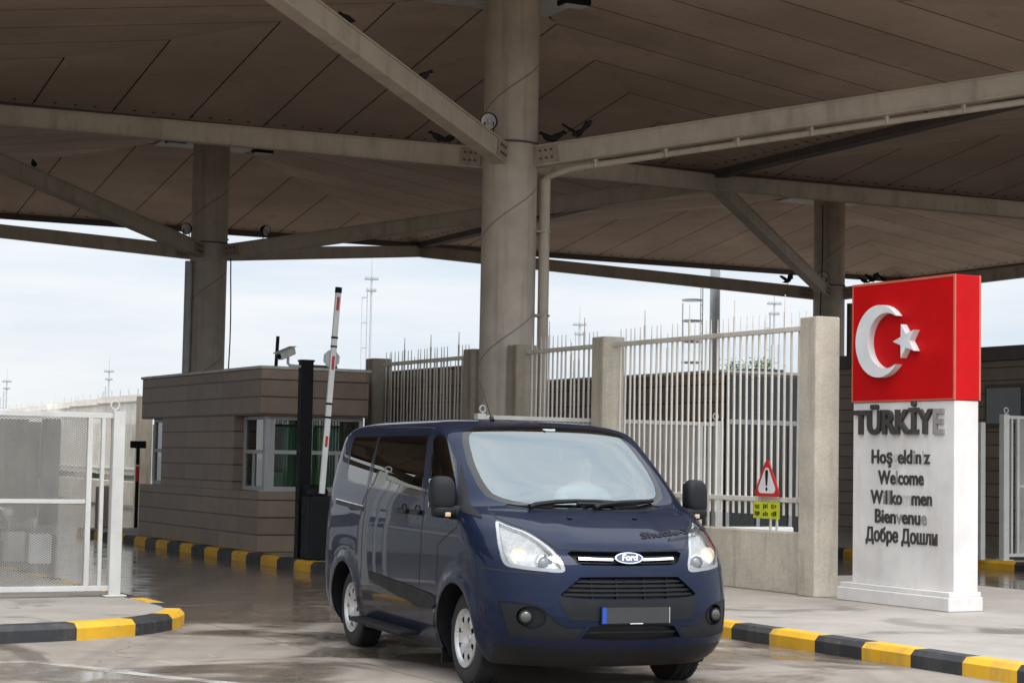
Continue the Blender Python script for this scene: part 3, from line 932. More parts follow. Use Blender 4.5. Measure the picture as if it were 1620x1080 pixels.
m = MB(); sbox(m, 0, WS, 0, LS, 0.35, 2.385); m.build('white_body', M['sign_white'], sg_, bevel=0.006, seg=1)
m = MB(); sbox(m, -0.012, WS + 0.012, -0.012, LS + 0.012, 2.388, 3.73); red_b = m.build('red_body', M['sign_red'], sg_, bevel=0.005, seg=1)
m = MB()
for y in (-0.016, LS - 0.006): sbox(m, -0.017, 0.004, y, y + 0.022, 2.388, 3.735)
sbox(m, WS - 0.008, WS + 0.017, -0.016, 0.006, 2.388, 3.735)
sbox(m, -0.017, -0.0125, 0.006, LS - 0.006, 3.708, 3.735)
sbox(m, -0.017, -0.0125, 0.006, LS - 0.006, 2.388, 2.405)
m.build('edge_trim', M['trim_red'], red_b)
m = MB(); sbox(m, -0.11, WS + 0.03, -0.05, LS + 0.14, FZ, 0.30); pl_ = m.build('plinth', M['sign_white'], sg_, bevel=0.01, seg=1)
m = MB(); sbox(m, -0.085, WS + 0.02, -0.03, LS + 0.115, 0.30, 0.352); m.build('plinth_ledge', M['sign_white'], sg_, bevel=0.006, seg=1)
def on_face(y_v, z, off=0.0):          # a frame on the lettered face: x to the right as read, y up
    return axes((off, y_v - SV0, z - FZ), (0, -1, 0), (0, 0, 1), (-1, 0, 0))
# crescent and star, standing off the red face
cres = []
R_, r_in, dcx = 0.405, 0.310, 0.125
a_t = math.atan2(0.26, 0.295 + 0.0)
for i in range(41):
    a = a_t + (2 * PI - 2 * a_t) * i / 40
    cres.append((R_ * math.cos(a), R_ * math.sin(a)))
tip = cres[-1]
b_t = math.atan2(-tip[1], tip[0] - dcx)
for i in range(1, 40):
    a = (2 * PI - b_t) + (-(2 * PI - 2 * b_t)) * i / 40
    cres.append((dcx + r_in * math.cos(a), r_in * math.sin(a)))
m = MB()
M_c = on_face(-9.115, 3.062, -0.012)
nC = len(cres)
vsC = [M_c @ Vector((x, y, h)) for h in (0.0, 0.085) for x, y in cres]
half = 41
fsC = []
outer = list(range(0, 41)); inn = [40] + list(range(41, nC)) + [0]
# strip between outer arc and inner arc (same parameter direction reversed)
inn_r = list(reversed(inn))
for k in range(40):
    a0, a1 = outer[k], outer[k + 1]
    b0_, b1i = inn_r[min(k, len(inn_r) - 1)], inn_r[min(k + 1, len(inn_r) - 1)]
    q = []
    for i in (a0, a1, b1i, b0_):
        if i not in q: q.append(i)
    if len(q) >= 3:
        fsC.append(tuple(q)); fsC.append(tuple(nC + i for i in reversed(q)))
fsC += [(i, (i + 1) % nC, nC + (i + 1) % nC, nC + i) for i in range(nC)]
m.add(vsC, fsC)
m.build('crescent', M['emblem_white'], red_b)
m = MB()
star = []
for i in range(10):
    a = PI + i * PI / 5
    rr = 0.195 if i % 2 == 0 else 0.078
    star.append((rr * math.cos(a), rr * math.sin(a)))
m.prism(star, on_face(-9.555, 3.045, -0.012), 0.085)
m.build('star', M['emblem_white'], red_b)
# the writing
def line_of(parts, y0, z, width, height, dep, bold, name, x_squeeze=True):
    """parts: (text, material key); laid end to end, then fitted to the given width"""
    full = ''.join(p[0] for p in parts)
    allv, _ = text_mesh(full, 1.0, 0.0, bold)
    xs_ = [v.x for v in allv]; ys_ = [v.y for v in allv if True]
    capv, _ = text_mesh('H', 1.0, 0.0, bold)
    cap = max(v.y for v in capv)
    x0, x1 = min(xs_), max(xs_)
    sx, sy = width / (x1 - x0), height / cap
    # advance widths from running prefixes
    groups = {}
    pre = ''
    for txt, mk in parts:
        for ch in txt:
            if ch != ' ':
                a_, _ = text_mesh(pre + '|', 1.0, 0.0, 0.0)
                b_, _ = text_mesh('|', 1.0, 0.0, 0.0)
                adv = max(v.x for v in a_) - max(v.x for v in b_)
                vv, ff = text_mesh(ch, 1.0, 1.0, bold)
                groups.setdefault(mk, []).append(([(v.x + adv, v.y, v.z) for v in vv], ff))
            pre += ch
    parent = None
    for mk, gl in groups.items():
        m = MB(); A = on_face(y0, z, 0.0)
        dd = dep if mk == 'letter' else (0.006 if mk == 'ghost' else dep * 0.7)
        for vv, ff in gl:
            m.add([A @ Vector(((x - x0) * sx, y * sy, (zz + 1.0) / 2 * dd + 0.0005)) for x, y, zz in vv], ff)
        o = m.build(name if mk == 'letter' else 'letter_trace', M[mk], sg_)
line_of([('TÜRKİY', 'letter'), ('E', 'ghost_dark')], -8.61, 2.035, 1.50, 0.262, 0.040, 0.030, 'lettering')
line_of([('Hoş', 'letter'), ('g', 'ghost'), ('eld', 'letter'), ('i', 'ghost_dark'), ('n', 'letter'), ('i', 'ghost'), ('z', 'letter')], -8.90, 1.705, 0.98, 0.150, 0.012, 0.020, 'lettering')
line_of([('We', 'letter'), ('l', 'ghost_dark'), ('come', 'letter')], -9.015, 1.475, 0.765, 0.150, 0.012, 0.020, 'lettering')
line_of([('W', 'letter'), ('i', 'ghost_dark'), ('l', 'letter'), ('l', 'ghost_dark'), ('ko', 'letter'), ('m', 'ghost'), ('men', 'letter')], -8.885, 1.255, 1.03, 0.150, 0.012, 0.020, 'lettering')
line_of([('Bien', 'letter'), ('v', 'ghost_dark'), ('enu', 'letter'), ('e', 'ghost_dark')], -8.965, 1.045, 0.87, 0.150, 0.012, 0.020, 'lettering')
line_of([('Добре Дошли', 'letter')], -8.805, 0.835, 1.20, 0.150, 0.012, 0.020, 'lettering')
# ================================================================== inspection booth
M['curtain'] = mat_plain('green curtain', (0.05, 0.46, 0.30), 0.7)
M['curtain_yellow'] = mat_plain('yellow green blind', (0.30, 0.55, 0.10), 0.6)
M['dark_pane0'] = mat_plain('dark glazing', (0.006, 0.008, 0.008), 0.12)
M['hallwall'] = mat_paint('dark hall panels', (0.10, 0.076, 0.060), 0.6)
M['inside'] = mat_plain('dark booth interior', (0.035, 0.035, 0.033), 0.7)
M['desk_pale'] = mat_plain('pale desk papers', (0.6, 0.6, 0.58), 0.6)  # even pale colour of the desk and what lies on it
def make_booth(label, U=1.85, V=6.20):
    """corner nearest the camera at the local origin; x along the front, y along the lane"""
    r_ = thing('inspection_booth', label, 'booth')
    Z0, ZS, ZT, ZR = 0.0, 0.955, 2.155, 2.885
    yA, yB = 1.20, V - 1.25          # solid part of the lane side between the two corner windows
    m = MB()
    m.box2((0, 0, Z0), (U, V, ZS)); w1 = m.build('lower_wall', M['cladding'], r_, bevel=0.006, seg=1)
    m = MB(); m.box2((0, 0, ZT), (U, V, ZR)); m.build('upper_wall', M['cladding'], r_, bevel=0.006, seg=1)
    m = MB()
    m.box2((0, yA, ZS + 0.002), (0.22, yB, ZT - 0.002))
    m.box2((U - 0.16, 2.3, ZS + 0.002), (U - 0.002, V - 0.01, ZT - 0.002))
    m.build('middle_wall', M['cladding'], r_)
    m = MB(); m.box2((-0.03, -0.03, ZR + 0.002), (U + 0.03, V + 0.03, ZR + 0.05)); rf = m.build('roof_edge', M['sheet_light'], r_, bevel=0.008, seg=1)
    m = MB(); m.box2((0.9, 0.5, ZR + 0.05), (1.5, 1.1, ZR + 0.12)); m.build('roof_hatch', M['gutter'], rf)
    m = MB(); m.box2((0.24, yA + 0.3, ZS + 0.004), (U - 0.2, yB - 0.3, ZT - 0.004)); m.build('interior', M['inside'], r_)
    # windows: recessed frames with panes
    def window(p0, p1, normal, mull, low):
        """frame in the vertical plane from p0 to p1"""
        p0, p1 = Vector(p0), Vector(p1); d = (p1 - p0); L_ = d.length; d.normalize()
        A = axes(p0 + Vector((0, 0, ZS + 0.003)), d, Vector(normal), (0, 0, 1)); H_ = ZT - ZS - 0.006
        R3 = A.to_3x3(); f = MB()
        def bar(x0, x1, z0, z1, t=0.07): f.box(A @ Vector(((x0 + x1) / 2, 0, (z0 + z1) / 2)), (x1 - x0, t, z1 - z0), R3)
        bar(0, 0.07, 0, H_); bar(L_ - 0.07, L_, 0, H_)
        bar(0.07, L_ - 0.07, H_ - 0.06, H_); bar(0.07, L_ - 0.07, 0, 0.07)
        zb = 0.62
        bar(0.07, L_ - 0.07, zb - 0.03, zb + 0.03, 0.064)
        for x in mull: bar(x - 0.025, x + 0.025, zb + 0.03, H_ - 0.06, 0.06)
        for x in low: bar(x - 0.03, x + 0.03, 0.07, zb - 0.03, 0.06)
        fo = f.build('window', M['alu'], r_)
        gl = MB(); gl.box(A @ Vector((L_ / 2, 0, H_ / 2)), (L_ - 0.08, 0.008, H_ - 0.08), R3)
        gl.build('pane', M['booth_glass'], fo)
        return fo
    rec = 0.20
    window((rec + 0.04, rec, 0), (U - 0.01, rec, 0), (0, -1, 0), [], [1.15])
    window((rec, yA - 0.01, 0), (rec, rec + 0.04, 0), (-1, 0, 0), [], [0.45])
    window((rec, V - rec - 0.04, 0), (rec, yB + 0.01, 0), (-1, 0, 0), [], [])
    window((U - 0.08, rec + 0.04, 0), (U - 0.08, 2.29, 0), (1, 0, 0), [], [])
    window((U - 0.2, V - rec, 0), (rec + 0.04, V - rec, 0), (0, 1, 0), [0.7], [])
    m = MB(); m.box2((rec - 0.055, rec - 0.055, ZS + 0.004), (rec + 0.035, rec + 0.035, ZT - 0.004)); m.build('corner_post', M['alu'], r_)
    m = MB(); m.box2((0.03, 0.03, ZS + 0.001), (U - 0.02, rec - 0.06, ZS + 0.025)); m.build('sill', M['alu'], r_)
    # what shows through the glass
    m = MB()
    for x0, x1 in ((0.62, 0.98), (1.12, 1.20), (1.34, 1.62)):
        n_ = 14; vs = []
        for i in range(n_ + 1):
            x = x0 + (x1 - x0) * i / n_
            vs += [(x, 0.62 + 0.025 * math.sin(i * 2.1), ZS + 0.05), (x, 0.62 + 0.025 * math.sin(i * 2.1), ZT - 0.16)]
        m.add(vs, [(2 * i, 2 * i + 2, 2 * i + 3, 2 * i + 1) for i in range(n_)])
    m.build('curtain', M['curtain'], r_, smooth=True)
    m = MB(); m.box2((1.12, 0.66, ZS + 0.08), (1.34, 0.67, ZT - 0.10)); m.build('blind', M['curtain_yellow'], r_)
    m = MB(); m.box2((0.35, 0.45, ZS + 0.003), (1.5, 1.1, ZS + 0.03)); m.box2((0.42, 0.5, ZS + 0.03), (0.60, 0.75, ZS + 0.30)); m.build('desk', M['desk_pale'], r_)
    return r_
booth = make_booth('grey brown stone clad inspection booth with green curtains, left of the van')
booth.location = g2(-3.09, 2.40, FZ); booth.rotation_euler = (0, 0, AL2)
booth2 = copy_tree(booth)
tag(booth2, 'dark stone clad inspection booth seen through the bars of the wide fence panel')
booth2.location = g2(2.53, -2.21, FZ)
fr2 = MB()
fr2.box2((0.02, -0.045, 0.02), (1.83, -0.012, 2.86))
gf = fr2.build('glazed_front', M['dark_pane0'], booth2)
fr2 = MB()
for z0, z1 in ((0.0, 0.10), (0.95, 1.01), (2.10, 2.17)): fr2.box2((0.02, -0.075, z0 + 0.02), (1.83, -0.046, z1 + 0.02))
for x in (0.02, 0.58, 1.18, 1.77): fr2.box2((x, -0.070, 0.125), (x + 0.06, -0.046, 2.115))
fr2.build('frame', M['alu'], gf)
for b_ in (booth, booth2): b_['group'] = 'stone clad inspection booths'
p = MB(); p.cyl((0, 0, 0), (0.02, 0, 0.50), 0.028, n=10)
o = p.build('roof_pole', M['black_steel'], smooth=True); o.location = g2(-2.72, 2.75, FZ + 2.93)
tag(o, 'short dark pole standing on the booth roof left of the camera', 'pole')

# ---- barrier
bc = thing('barrier', 'black lane barrier with its red and white arm raised and a round sign on it', 'barrier', g2(-3.0, 0.22, FZ), AL2)
m = MB(); m.box((0, 0, 0.47), (0.36, 0.36, 0.94)); m.build('cabinet', M['anthracite'], bc, bevel=0.03)
m = MB(); m.cyl((-0.0, -0.13, 0.98), (0, 0.13, 0.98), 0.12, n=24); m.build('hub', M['black_steel'], bc, smooth=True)
lean = Matrix.Rotation(math.radians(3.6), 4, 'Y')
m = MB(); AM = Matrix.Translation((0.0, -0.17, 0.98)) @ lean
for k in range(1):
    m.box(AM @ Vector((0, 0, 1.52)), (0.085, 0.045, 3.05), AM.to_3x3())
arm_ = m.build('arm', M['white'], bc, bevel=0.008)
m = MB()
for z0, z1 in ((0.68, 0.84), (1.82, 2.02), (2.70, 2.90)):
    m.box(AM @ Vector((0.0, 0, (z0 + z1) / 2)), (0.042, 0.051, z1 - z0), AM.to_3x3())
m.build('red_stripe', M['red'], arm_)
m = MB()
for z0, z1 in ((2.96, 3.045), (2.28, 2.31), (2.15, 2.175), (1.1, 1.13), (1.3, 1.33)):
    m.box(AM @ Vector((0.0, 0, (z0 + z1) / 2)), (0.089, 0.053, z1 - z0), AM.to_3x3())
m.build('black_band', M['black_steel'], arm_)
m = MB(); Mo = AM @ axes((-0.01, 0.03, 1.98), (1, 0, 0), (0, 0, 1), (0, -1, 0))
m.prism([(0.135 * math.cos(PI / 8 + i * PI / 4), 0.135 * math.sin(PI / 8 + i * PI / 4)) for i in range(8)], Mo, 0.012)
sgn_ = m.build('stop_disc', M['galv'], bc)
m = MB()
m.prism([(0.105 * math.cos(PI / 8 + i * PI / 4), 0.105 * math.sin(PI / 8 + i * PI / 4)) for i in range(8)], Mo @ Matrix.Translation((0, 0, 0.0125)), 0.003)
m.build('disc_face', M['sheet_light'], sgn_)

# ---- camera post
cp_ = thing('camera_post', 'slim black square post in front of the booth window, taller than the booth roof', 'post', g2(-2.99, 0.80, FZ), AL2)
m = MB(); m.box((0, 0, 1.47), (0.19, 0.15, 2.94)); m.build('post', M['black_steel'], cp_, bevel=0.008)
m = MB(); m.box((0, 0, 2.95), (0.21, 0.17, 0.03)); m.build('cap', M['black_steel'], cp_)
m = MB(); m.box((0.02, -0.10, 0.55), (0.14, 0.08, 1.1)); m.build('junction_box', M['anthracite'], cp_, bevel=0.01)
cc = thing('security_camera', 'grey security camera on a bracket beside the top of the black post', 'camera', g2(-2.99, 0.80, FZ), AL2)
m = MB(); m.tube([(-0.09, -0.02, 2.86), (-0.28, -0.04, 2.87), (-0.31, -0.04, 2.90), (-0.31, -0.04, 2.99)], 0.022, 8); m.build('bracket', M['galv'], cc, smooth=True)
cd = Vector((-0.80, -0.45, -0.30)).normalized()
cs = cd.cross(Vector((0, 0, 1))).normalized(); cu_ = cs.cross(cd)
CA = axes(Vector((-0.33, -0.06, 3.05)), cd, cs, cu_)
m = MB(); m.box(CA @ Vector((0.03, 0, 0)), (0.34, 0.11, 0.11), CA.to_3x3()); m.build('housing', M['sheet_light'], cc, bevel=0.02)
m = MB(); m.box(CA @ Vector((0.05, 0, 0.063)), (0.40, 0.135, 0.012), CA.to_3x3()); m.build('sun_shield', M['galv'], cc)
m = MB(); m.cyl(CA @ Vector((0.20, 0, 0)), CA @ Vector((0.206, 0, 0)), 0.04, n=16); m.build('lens', M['black_steel'], cc)

# ================================================================== mesh gates
M['mesh'] = mat_paint('white expanded metal', (0.47, 0.455, 0.425), 0.5, chip=0.2, dirt=0.35)
def gate(label, loc, rz, length, H, post_at_start=True, group='white mesh gates', pitch=0.040):
    """a leaf along +x; its thick post stands at x = 0"""
    r_ = thing('mesh_gate', label, 'gate', loc, rz, group)
    zb = 0.06
    f = MB()
    f.box((0.22, 0, (H + zb) / 2), (0.040, 0.05, H - zb))                         # slim upright next to the post
    f.box((0.36, 0, (H + zb) / 2), (0.055, 0.05, H - zb))
    f.box((length - 0.03, 0, (H + zb) / 2), (0.055, 0.05, H - zb))
    f.box(((length + 0.1) / 2, 0.0, H - 0.028), (length - 0.12, 0.052, 0.056))
    f.box(((length + 0.1) / 2, 0.0, zb + 0.028), (length - 0.12, 0.052, 0.056))
    f.box(((length + 0.36) / 2, 0.0, zb + (H - zb) * 0.5), (length - 0.42, 0.030, 0.045))
    fo = f.build('frame', M['white_steel'], r_, bevel=0.004, seg=1)
    p_ = MB(); p_.box((0.06, 0, H / 2 + 0.01), (0.125, 0.12, H + 0.02)); p_.box((0.06, 0, 0.012), (0.24, 0.22, 0.018))
    po = p_.build('post', M['white_steel'], r_, bevel=0.006, seg=1)
    q = MB(); q.lathe([(0.045 + 0.010 * math.cos(a * PI / 4), 0.010 * math.sin(a * PI / 4)) for a in range(9)], axes((0.10, 0, H + 0.085), (1, 0, 0), (0, 0, 1), (0, 1, 0)), 18)
    q.cyl((0.10, 0, H + 0.02), (0.10, 0, H + 0.045), 0.012, n=8)
    q.build('latch_ring', M['white_steel'], po, smooth=True)
    # expanded metal: crossing ribbons
    x0, x1, z0, z1 = 0.385, length - 0.055, zb + 0.055, H - 0.055
    w = 0.0050; vs = []; fs = []
    sl = 0.55                                                # diamonds are wider than tall
    ph = pitch * sl
    nrow = int((z1 - z0) / (ph / 2)); ncol = int((x1 - x0) / (pitch / 2))
    for j in range(nrow):
        za = z0 + j * ph / 2; zc = za + ph / 2
        for i in range(ncol):
            xa = x0 + i * pitch / 2; xb = xa + pitch / 2
            if (i + j) % 2 == 0: a_, b_, c_, d_ = xa, za, xb, zc
            else: a_, b_, c_, d_ = xa, zc, xb, za
            k = len(vs)
            vs += [(a_, -0.003, b_ - w), (c_, -0.003, d_ - w), (c_, 0.003, d_ + w), (a_, 0.003, b_ + w)]
            fs.append((k, k + 1, k + 2, k + 3))
    m = MB(); m.add(vs, fs); m.build('mesh_panel', M['mesh'], r_)
    return r_
gate('white expanded metal gate on the left island, nearest of the gates', g2(-7.84, -6.08, FZ), AL2 + PI, 4.6, 1.93, pitch=0.044)
gate('white mesh gate leaf whose top edge just shows behind the van roof', g2(-2.0, -2.90, FZ), AL2, 1.95, 2.12)
gate('white mesh gate leaf behind the barred fence, right of the van roof', g2(2.02, -2.90, FZ), AL2 + PI, 1.85, 2.12)
gate('white mesh gate at the right edge of the picture, behind the red sign', g2(8.52, -1.7, FZ), AL2 + 0.02, 3.4, 2.42)
p = MB(); p.box((0, 0, 1.15), (0.10, 0.10, 2.3)); o = p.build('gate_post', M['white_steel'], bevel=0.006)
o.location = g2(8.30, -1.45, FZ); o.rotation_euler = (0, 0, AL2)
tag(o, 'white square post standing free between red sign and right gate', 'post')
p = MB(); p.box((0, 0, 0.33), (1.4, 0.2, 0.66)); o = p.build('barrier_block', M['white'], bevel=0.02)
o.location = g2(1.6, -4.2, FZ); o.rotation_euler = (0, 0, AL2)
tag(o, 'low white block wall showing under the fence bars next to the van mirror', 'low wall')

# ================================================================== further buildings
hall = thing('customs_hall', 'long dark brown customs building with flat roof behind the red sign', 'building', g2(14.2, -5.0, 0), AL2)
m = MB(); m.box2((0, 0, 0), (9, 15.2, 3.95)); m.build('wall', M['cladding'], hall)
m = MB(); m.box2((-0.12, -0.12, 3.955), (9.12, 15.32, 4.25)); m.build('roof', M['gutter'], hall)
for k, y in enumerate((1.2, 4.4, 7.6, 10.8)):
    f = MB()
    f.box2((-0.06, y, 2.55), (-0.002, y + 2.3, 3.45)); fo = f.build('window', M['gutter'], hall)
    f = MB()
    for q in range(2): f.box2((-0.075, y + 0.08 + q * 1.12, 2.63), (-0.064, y + 1.10 + q * 1.12, 3.37))
    M.setdefault('dark_pane', mat_plain('dark window pane', (0.006, 0.010, 0.009), 0.06))
    f.build('pane', M['dark_pane'], fo)
m = MB(); m.box2((-0.05, 6.2, 0.15), (-0.003, 7.3, 2.3)); m.build('door', M['gutter'], hall)

M['pale_building'] = mat_paint('pale building panels', (0.46, 0.45, 0.43), 0.6)
term = thing('terminal_building', 'low pale terminal with dark glazing far behind the left gate', 'building', (-34, 88, 0), 0.16)
m = MB(); m.box2((-16, 0, 0), (24, 12, 3.2)); m.build('wall', M['pale_building'], term)
m = MB(); m.box2((-16.4, -0.4, 3.2), (24.4, 12.4, 3.65)); m.build('roof', M['white'], term)
for k in range(10):
    f = MB(); f.box2((-15.2 + k * 3.9, -0.06, 0.9), (-12.2 + k * 3.9, -0.003, 2.7)); f.build('window', M['dark_pane'], term)
# glazed shelter between left gate and booth
sh = thing('glazed_shelter', 'small glazed shelter with white posts seen in the gap left of the booth', 'shelter', (-16.8, 68.0, 0), 0.12)
m = MB(); m.box2((-3.2, 0, 2.72), (4.2, 2.4, 2.9)); m.build('roof', M['white'], sh)
for x in (-3.1, -1.6, -0.1, 1.4, 2.7, 3.9):
    m = MB(); m.box2((x - 0.04, 0.02, 0), (x + 0.04, 0.10, 2.75)); m.build('post', M['white_steel'], sh)
m = MB(); m.box2((-3.1, 0.05, 0.75), (4.0, 0.062, 2.5)); m.build('glazing', M['booth_glass'], sh)
m = MB(); m.box2((-3.1, 2.2, 0), (4.0, 2.35, 2.7)); m.build('back_wall', M['pale_building'], sh)
m = MB(); m.box((0, 0, 0.45), (2.4, 0.3, 0.9)); o = m.build('concrete_wall', M['concrete'], bevel=0.02)
o.location = (-9.3, 44, 0.0); o.rotation_euler = (0, 0, AL2 + 1.2)
tag(o, 'short pale concrete wall in the gap between left gate and booth', 'low wall')
tp = thing('traffic_post', 'slim black and red post with a crossbar head left of the booth', 'post', (-8.22, 42.0, 0))
m = MB(); m.cyl((0, 0, 0), (0, 0, 1.9), 0.04, n=12); po = m.build('post', M['black_steel'], tp, smooth=True)
m = MB(); m.cyl((0, 0, 1.05), (0, 0, 1.38), 0.044, n=12); m.build('red_band', M['red'], po, smooth=True)
m = MB(); m.cyl((0, 0, 1.38), (0, 0, 1.42), 0.045, n=12); m.build('white_band', M['white'], po, smooth=True)
m = MB(); m.box((0, 0, 1.86), (0.34, 0.14, 0.16)); m.build('head', M['black_steel'], tp, bevel=0.02)
# things glimpsed through the left gate's mesh
for k, (x, y) in enumerate(((-6.85, 26.4), (-6.38, 25.9), (-7.35, 26.8))):
    m = MB(); m.box((0, 0, 0.20), (0.30, 0.30, 0.40)); o = m.build('concrete_block', M['white'], bevel=0.02)
    o.location = (x, y, FZ); o.rotation_euler = (0, 0, 0.3 + k * 0.1)
    tag(o, ('middle white block behind the mesh of the left gate', 'white block nearest the post behind the left gate mesh', 'white block nearest the left edge behind the gate mesh')[k], 'block', 'white blocks behind the left gate')
for k, (x, y, w_) in enumerate(((-10.6, 40.5, 0.55), (-9.55, 39.5, 0.30), (-12.6, 42, 0.45), (-11.2, 43.6, 0.7))):
    m = MB(); m.box((0, 0, 1.1), (w_, 0.4, 2.2)); o = m.build('wall_pier', M['pale_building'] if k % 2 else M['concrete'], bevel=0.02)
    o.location = (x, y, FZ); o.rotation_euler = (0, 0, AL2)
    tag(o, ('broad pale pier behind the mesh in the middle of the left gate', 'narrow pale pier behind the right half of the left gate mesh', 'pale pier behind the mesh at the left picture edge', 'widest pale pier, farthest behind the left gate mesh')[k], 'pier', 'pale piers behind the left gate')

# ---- masts against the sky
def mast(x, y, top, r0, head, cage, label):
    r_ = thing('light_mast', label, 'mast', (x, y, 0), 0, 'light masts against the sky')
    m = MB(); m.cyl((0, 0, 0), (0, 0, top), r0, r0 * 0.6, n=16); po = m.build('pole', M['galv'], r_, smooth=True)
    if head:
        for zz, w_ in ((top, 2.0 * head), (top - 0.75, 1.5 * head)):
            m = MB(); m.box((0, 0, zz), (w_, 0.08, 0.09))
            for q in range(4): m.box((-w_ / 2 + w_ * (q + 0.5) / 4, -0.08, zz + 0.07), (w_ / 6, 0.16, 0.16))
            m.build('lamp_rack', M['galv'], r_)
        m = MB(); m.cyl((0, 0, top), (0, 0, top + 1.5), 0.04, 0.015, 6); m.build('lightning_rod', M['galv'], r_)
    m = MB()
    lx = -cage[0]; hw = cage[1]
    for dy in (-hw, hw): m.cyl((lx + (0 if hw < 0.3 else 0), dy, 0.5), (lx, dy, min(top, cage[2])), cage[3], n=5)
    m.cyl((lx - 2 * hw, 0, 2.2), (lx - 2 * hw, 0, min(top, cage[2]) - 0.6), cage[3], n=5)
    z = 1.0
    while z < min(top, cage[2]) - 0.5:
        m.box((lx, 0, z), (cage[3], 2 * hw, cage[3])); z += cage[4]
    z = 2.2
    while z < min(top, cage[2]) - 0.4:
        m.lathe([(hw * 1.1, 0), (hw * 1.1, 0.05), (hw * 1.1 - 0.02, 0.05), (hw * 1.1 - 0.02, 0), (hw * 1.1, 0)], Matrix.Translation((lx - hw, 0, z)), 10); z += cage[5]
    m.build('ladder', M['galv'], r_)
    return r_
mast(6.42, 60, 24, 0.185, 0, (0.42, 0.30, 7.35, 0.018, 0.30, 0.66), 'thick grey mast with caged ladder rising behind the wide fence panel')
mast(-8.99, 120, 13.0, 0.10, 0.45, (0.25, 0.16, 12.5, 0.02, 0.8, 1.6), 'thin light mast with lamp rack right of the raised barrier arm')
mast(5.34, 150, 12.5, 0.13, 0.55, (0.30, 0.20, 12.0, 0.03, 0.8, 1.6), 'distant light mast behind the narrow barred panel')
mast(19.38, 140, 13.6, 0.11, 0.55, (0.30, 0.20, 13.0, 0.03, 0.8, 1.6), 'distant light mast behind the wide panel, left of the big pillar')
mast(-53.2, 200, 9.0, 0.11, 0.5, (0.30, 0.15, 8.0, 0.03, 1, 2), 'faint light mast at the left edge of the picture')
mast(-38.2, 180, 9.4, 0.11, 0.5, (0.30, 0.15, 8.0, 0.03, 1, 2), 'faint light mast above the post of the left gate')

# ---- tree behind the second booth
M['bark'] = mat_plain('bark', (0.10, 0.075, 0.05), 0.9)
def mat_leaf():
    t = NT('leaves')
    g_ = t.n.new('ShaderNodeNewGeometry')
    c = t.ramp(g_.outputs['Random Per Island'], (0.0, (0.035, 0.06, 0.02)), (0.6, (0.06, 0.10, 0.03)), (1.0, (0.10, 0.14, 0.045)))
    t.set(col=c, rough=0.6)
    return t.m
M['leaf'] = mat_leaf()
tr_ = thing('tree', 'small green tree whose crown peeks over the booth roof behind the bars', 'tree', (8.9, 70, 0))
m = MB(); m.tube([(0, 0, 0), (0.05, 0, 1.6), (-0.03, 0.05, 3.2), (0.02, 0, 4.4)], [0.13, 0.11, 0.08, 0.03], 10)
for a in range(6):
    c_, s_ = math.cos(a * 1.1), math.sin(a * 1.1)
    m.tube([(0, 0, 2.6 + a * 0.22), (c_ * 0.35, s_ * 0.35, 3.2 + a * 0.22), (c_ * 0.7, s_ * 0.7, 3.8 + a * 0.15)], [0.05, 0.035, 0.012], 6)
m.build('trunk', M['bark'], tr_, smooth=True)
rng = random.Random(11); vs = []; fs = []
for c in range(34):
    th = rng.uniform(0, 2 * PI); rr = 0.95 * math.sqrt(rng.random()); zz = 4.85 + rng.uniform(-0.95, 0.85) * math.sqrt(max(0.05, 1 - (rr / 1.05) ** 2))
    cx, cy = rr * math.cos(th), rr * math.sin(th)
    for l in range(85):
        p_ = Vector((rng.gauss(cx, 0.15), rng.gauss(cy, 0.15), rng.gauss(zz, 0.12)))
        a = Vector((rng.uniform(-1, 1), rng.uniform(-1, 1), rng.uniform(-1, 1))).normalized(); b = a.orthogonal().normalized()
        s_ = rng.uniform(0.035, 0.07); k = len(vs)
        vs += [p_ - a * s_, p_ + b * s_ * 0.45, p_ + a * s_, p_ - b * s_ * 0.45]; fs.append((k, k + 1, k + 2, k + 3))
m = MB(); m.add(vs, fs); m.build('crown', M['leaf'], tr_)
# ================================================================== the van
# body = stack of horizontal slices; p runs along a slice from the nose (0) round the flank to the tail (3), q runs up the front profile
def smooth_tab(tab):
    # monotone cubic (Fritsch-Carlson)
    xs=[t[0] for t in tab];ys=[t[1] for t in tab];n=len(xs)
    d=[(ys[i+1]-ys[i])/(xs[i+1]-xs[i]) for i in range(n-1)]
    m=[d[0]]+[0 if d[i-1]*d[i]<=0 else 2*d[i-1]*d[i]/(d[i-1]+d[i]) for i in range(1,n-1)]+[d[-1]]
    def f(x):
        if x<=xs[0]: return ys[0]
        if x>=xs[-1]: return ys[-1]
        i=0
        while x>xs[i+1]: i+=1
        h=xs[i+1]-xs[i];t=(x-xs[i])/h
        return ys[i]*(1+2*t)*(1-t)**2+h*m[i]*t*(1-t)**2+ys[i+1]*t*t*(3-2*t)+h*m[i+1]*t*t*(t-1)
    return f
ZT=2.005
XF=smooth_tab([(.20,.16),(.26,.07),(.33,.025),(.45,.0),(.60,.005),(.75,.03),(.88,.065),(.97,.105),(1.02,.145),(1.07,.215),(1.14,.345),(1.20,.49),(1.26,.67),(1.31,.88),(1.35,.97),(1.50,1.16),(1.70,1.43),(1.84,1.63),(1.90,1.74),(1.935,1.86),(1.96,2.02),(1.98,2.26),(1.995,2.6),(2.005,3.0)])
XR=smooth_tab([(.20,4.80),(.30,4.87),(.45,4.91),(.9,4.91),(1.3,4.89),(1.6,4.85),(1.8,4.80),(1.88,4.76),(1.93,4.68),(1.96,4.52),(1.98,4.3),(1.995,4.0),(2.005,3.6)])
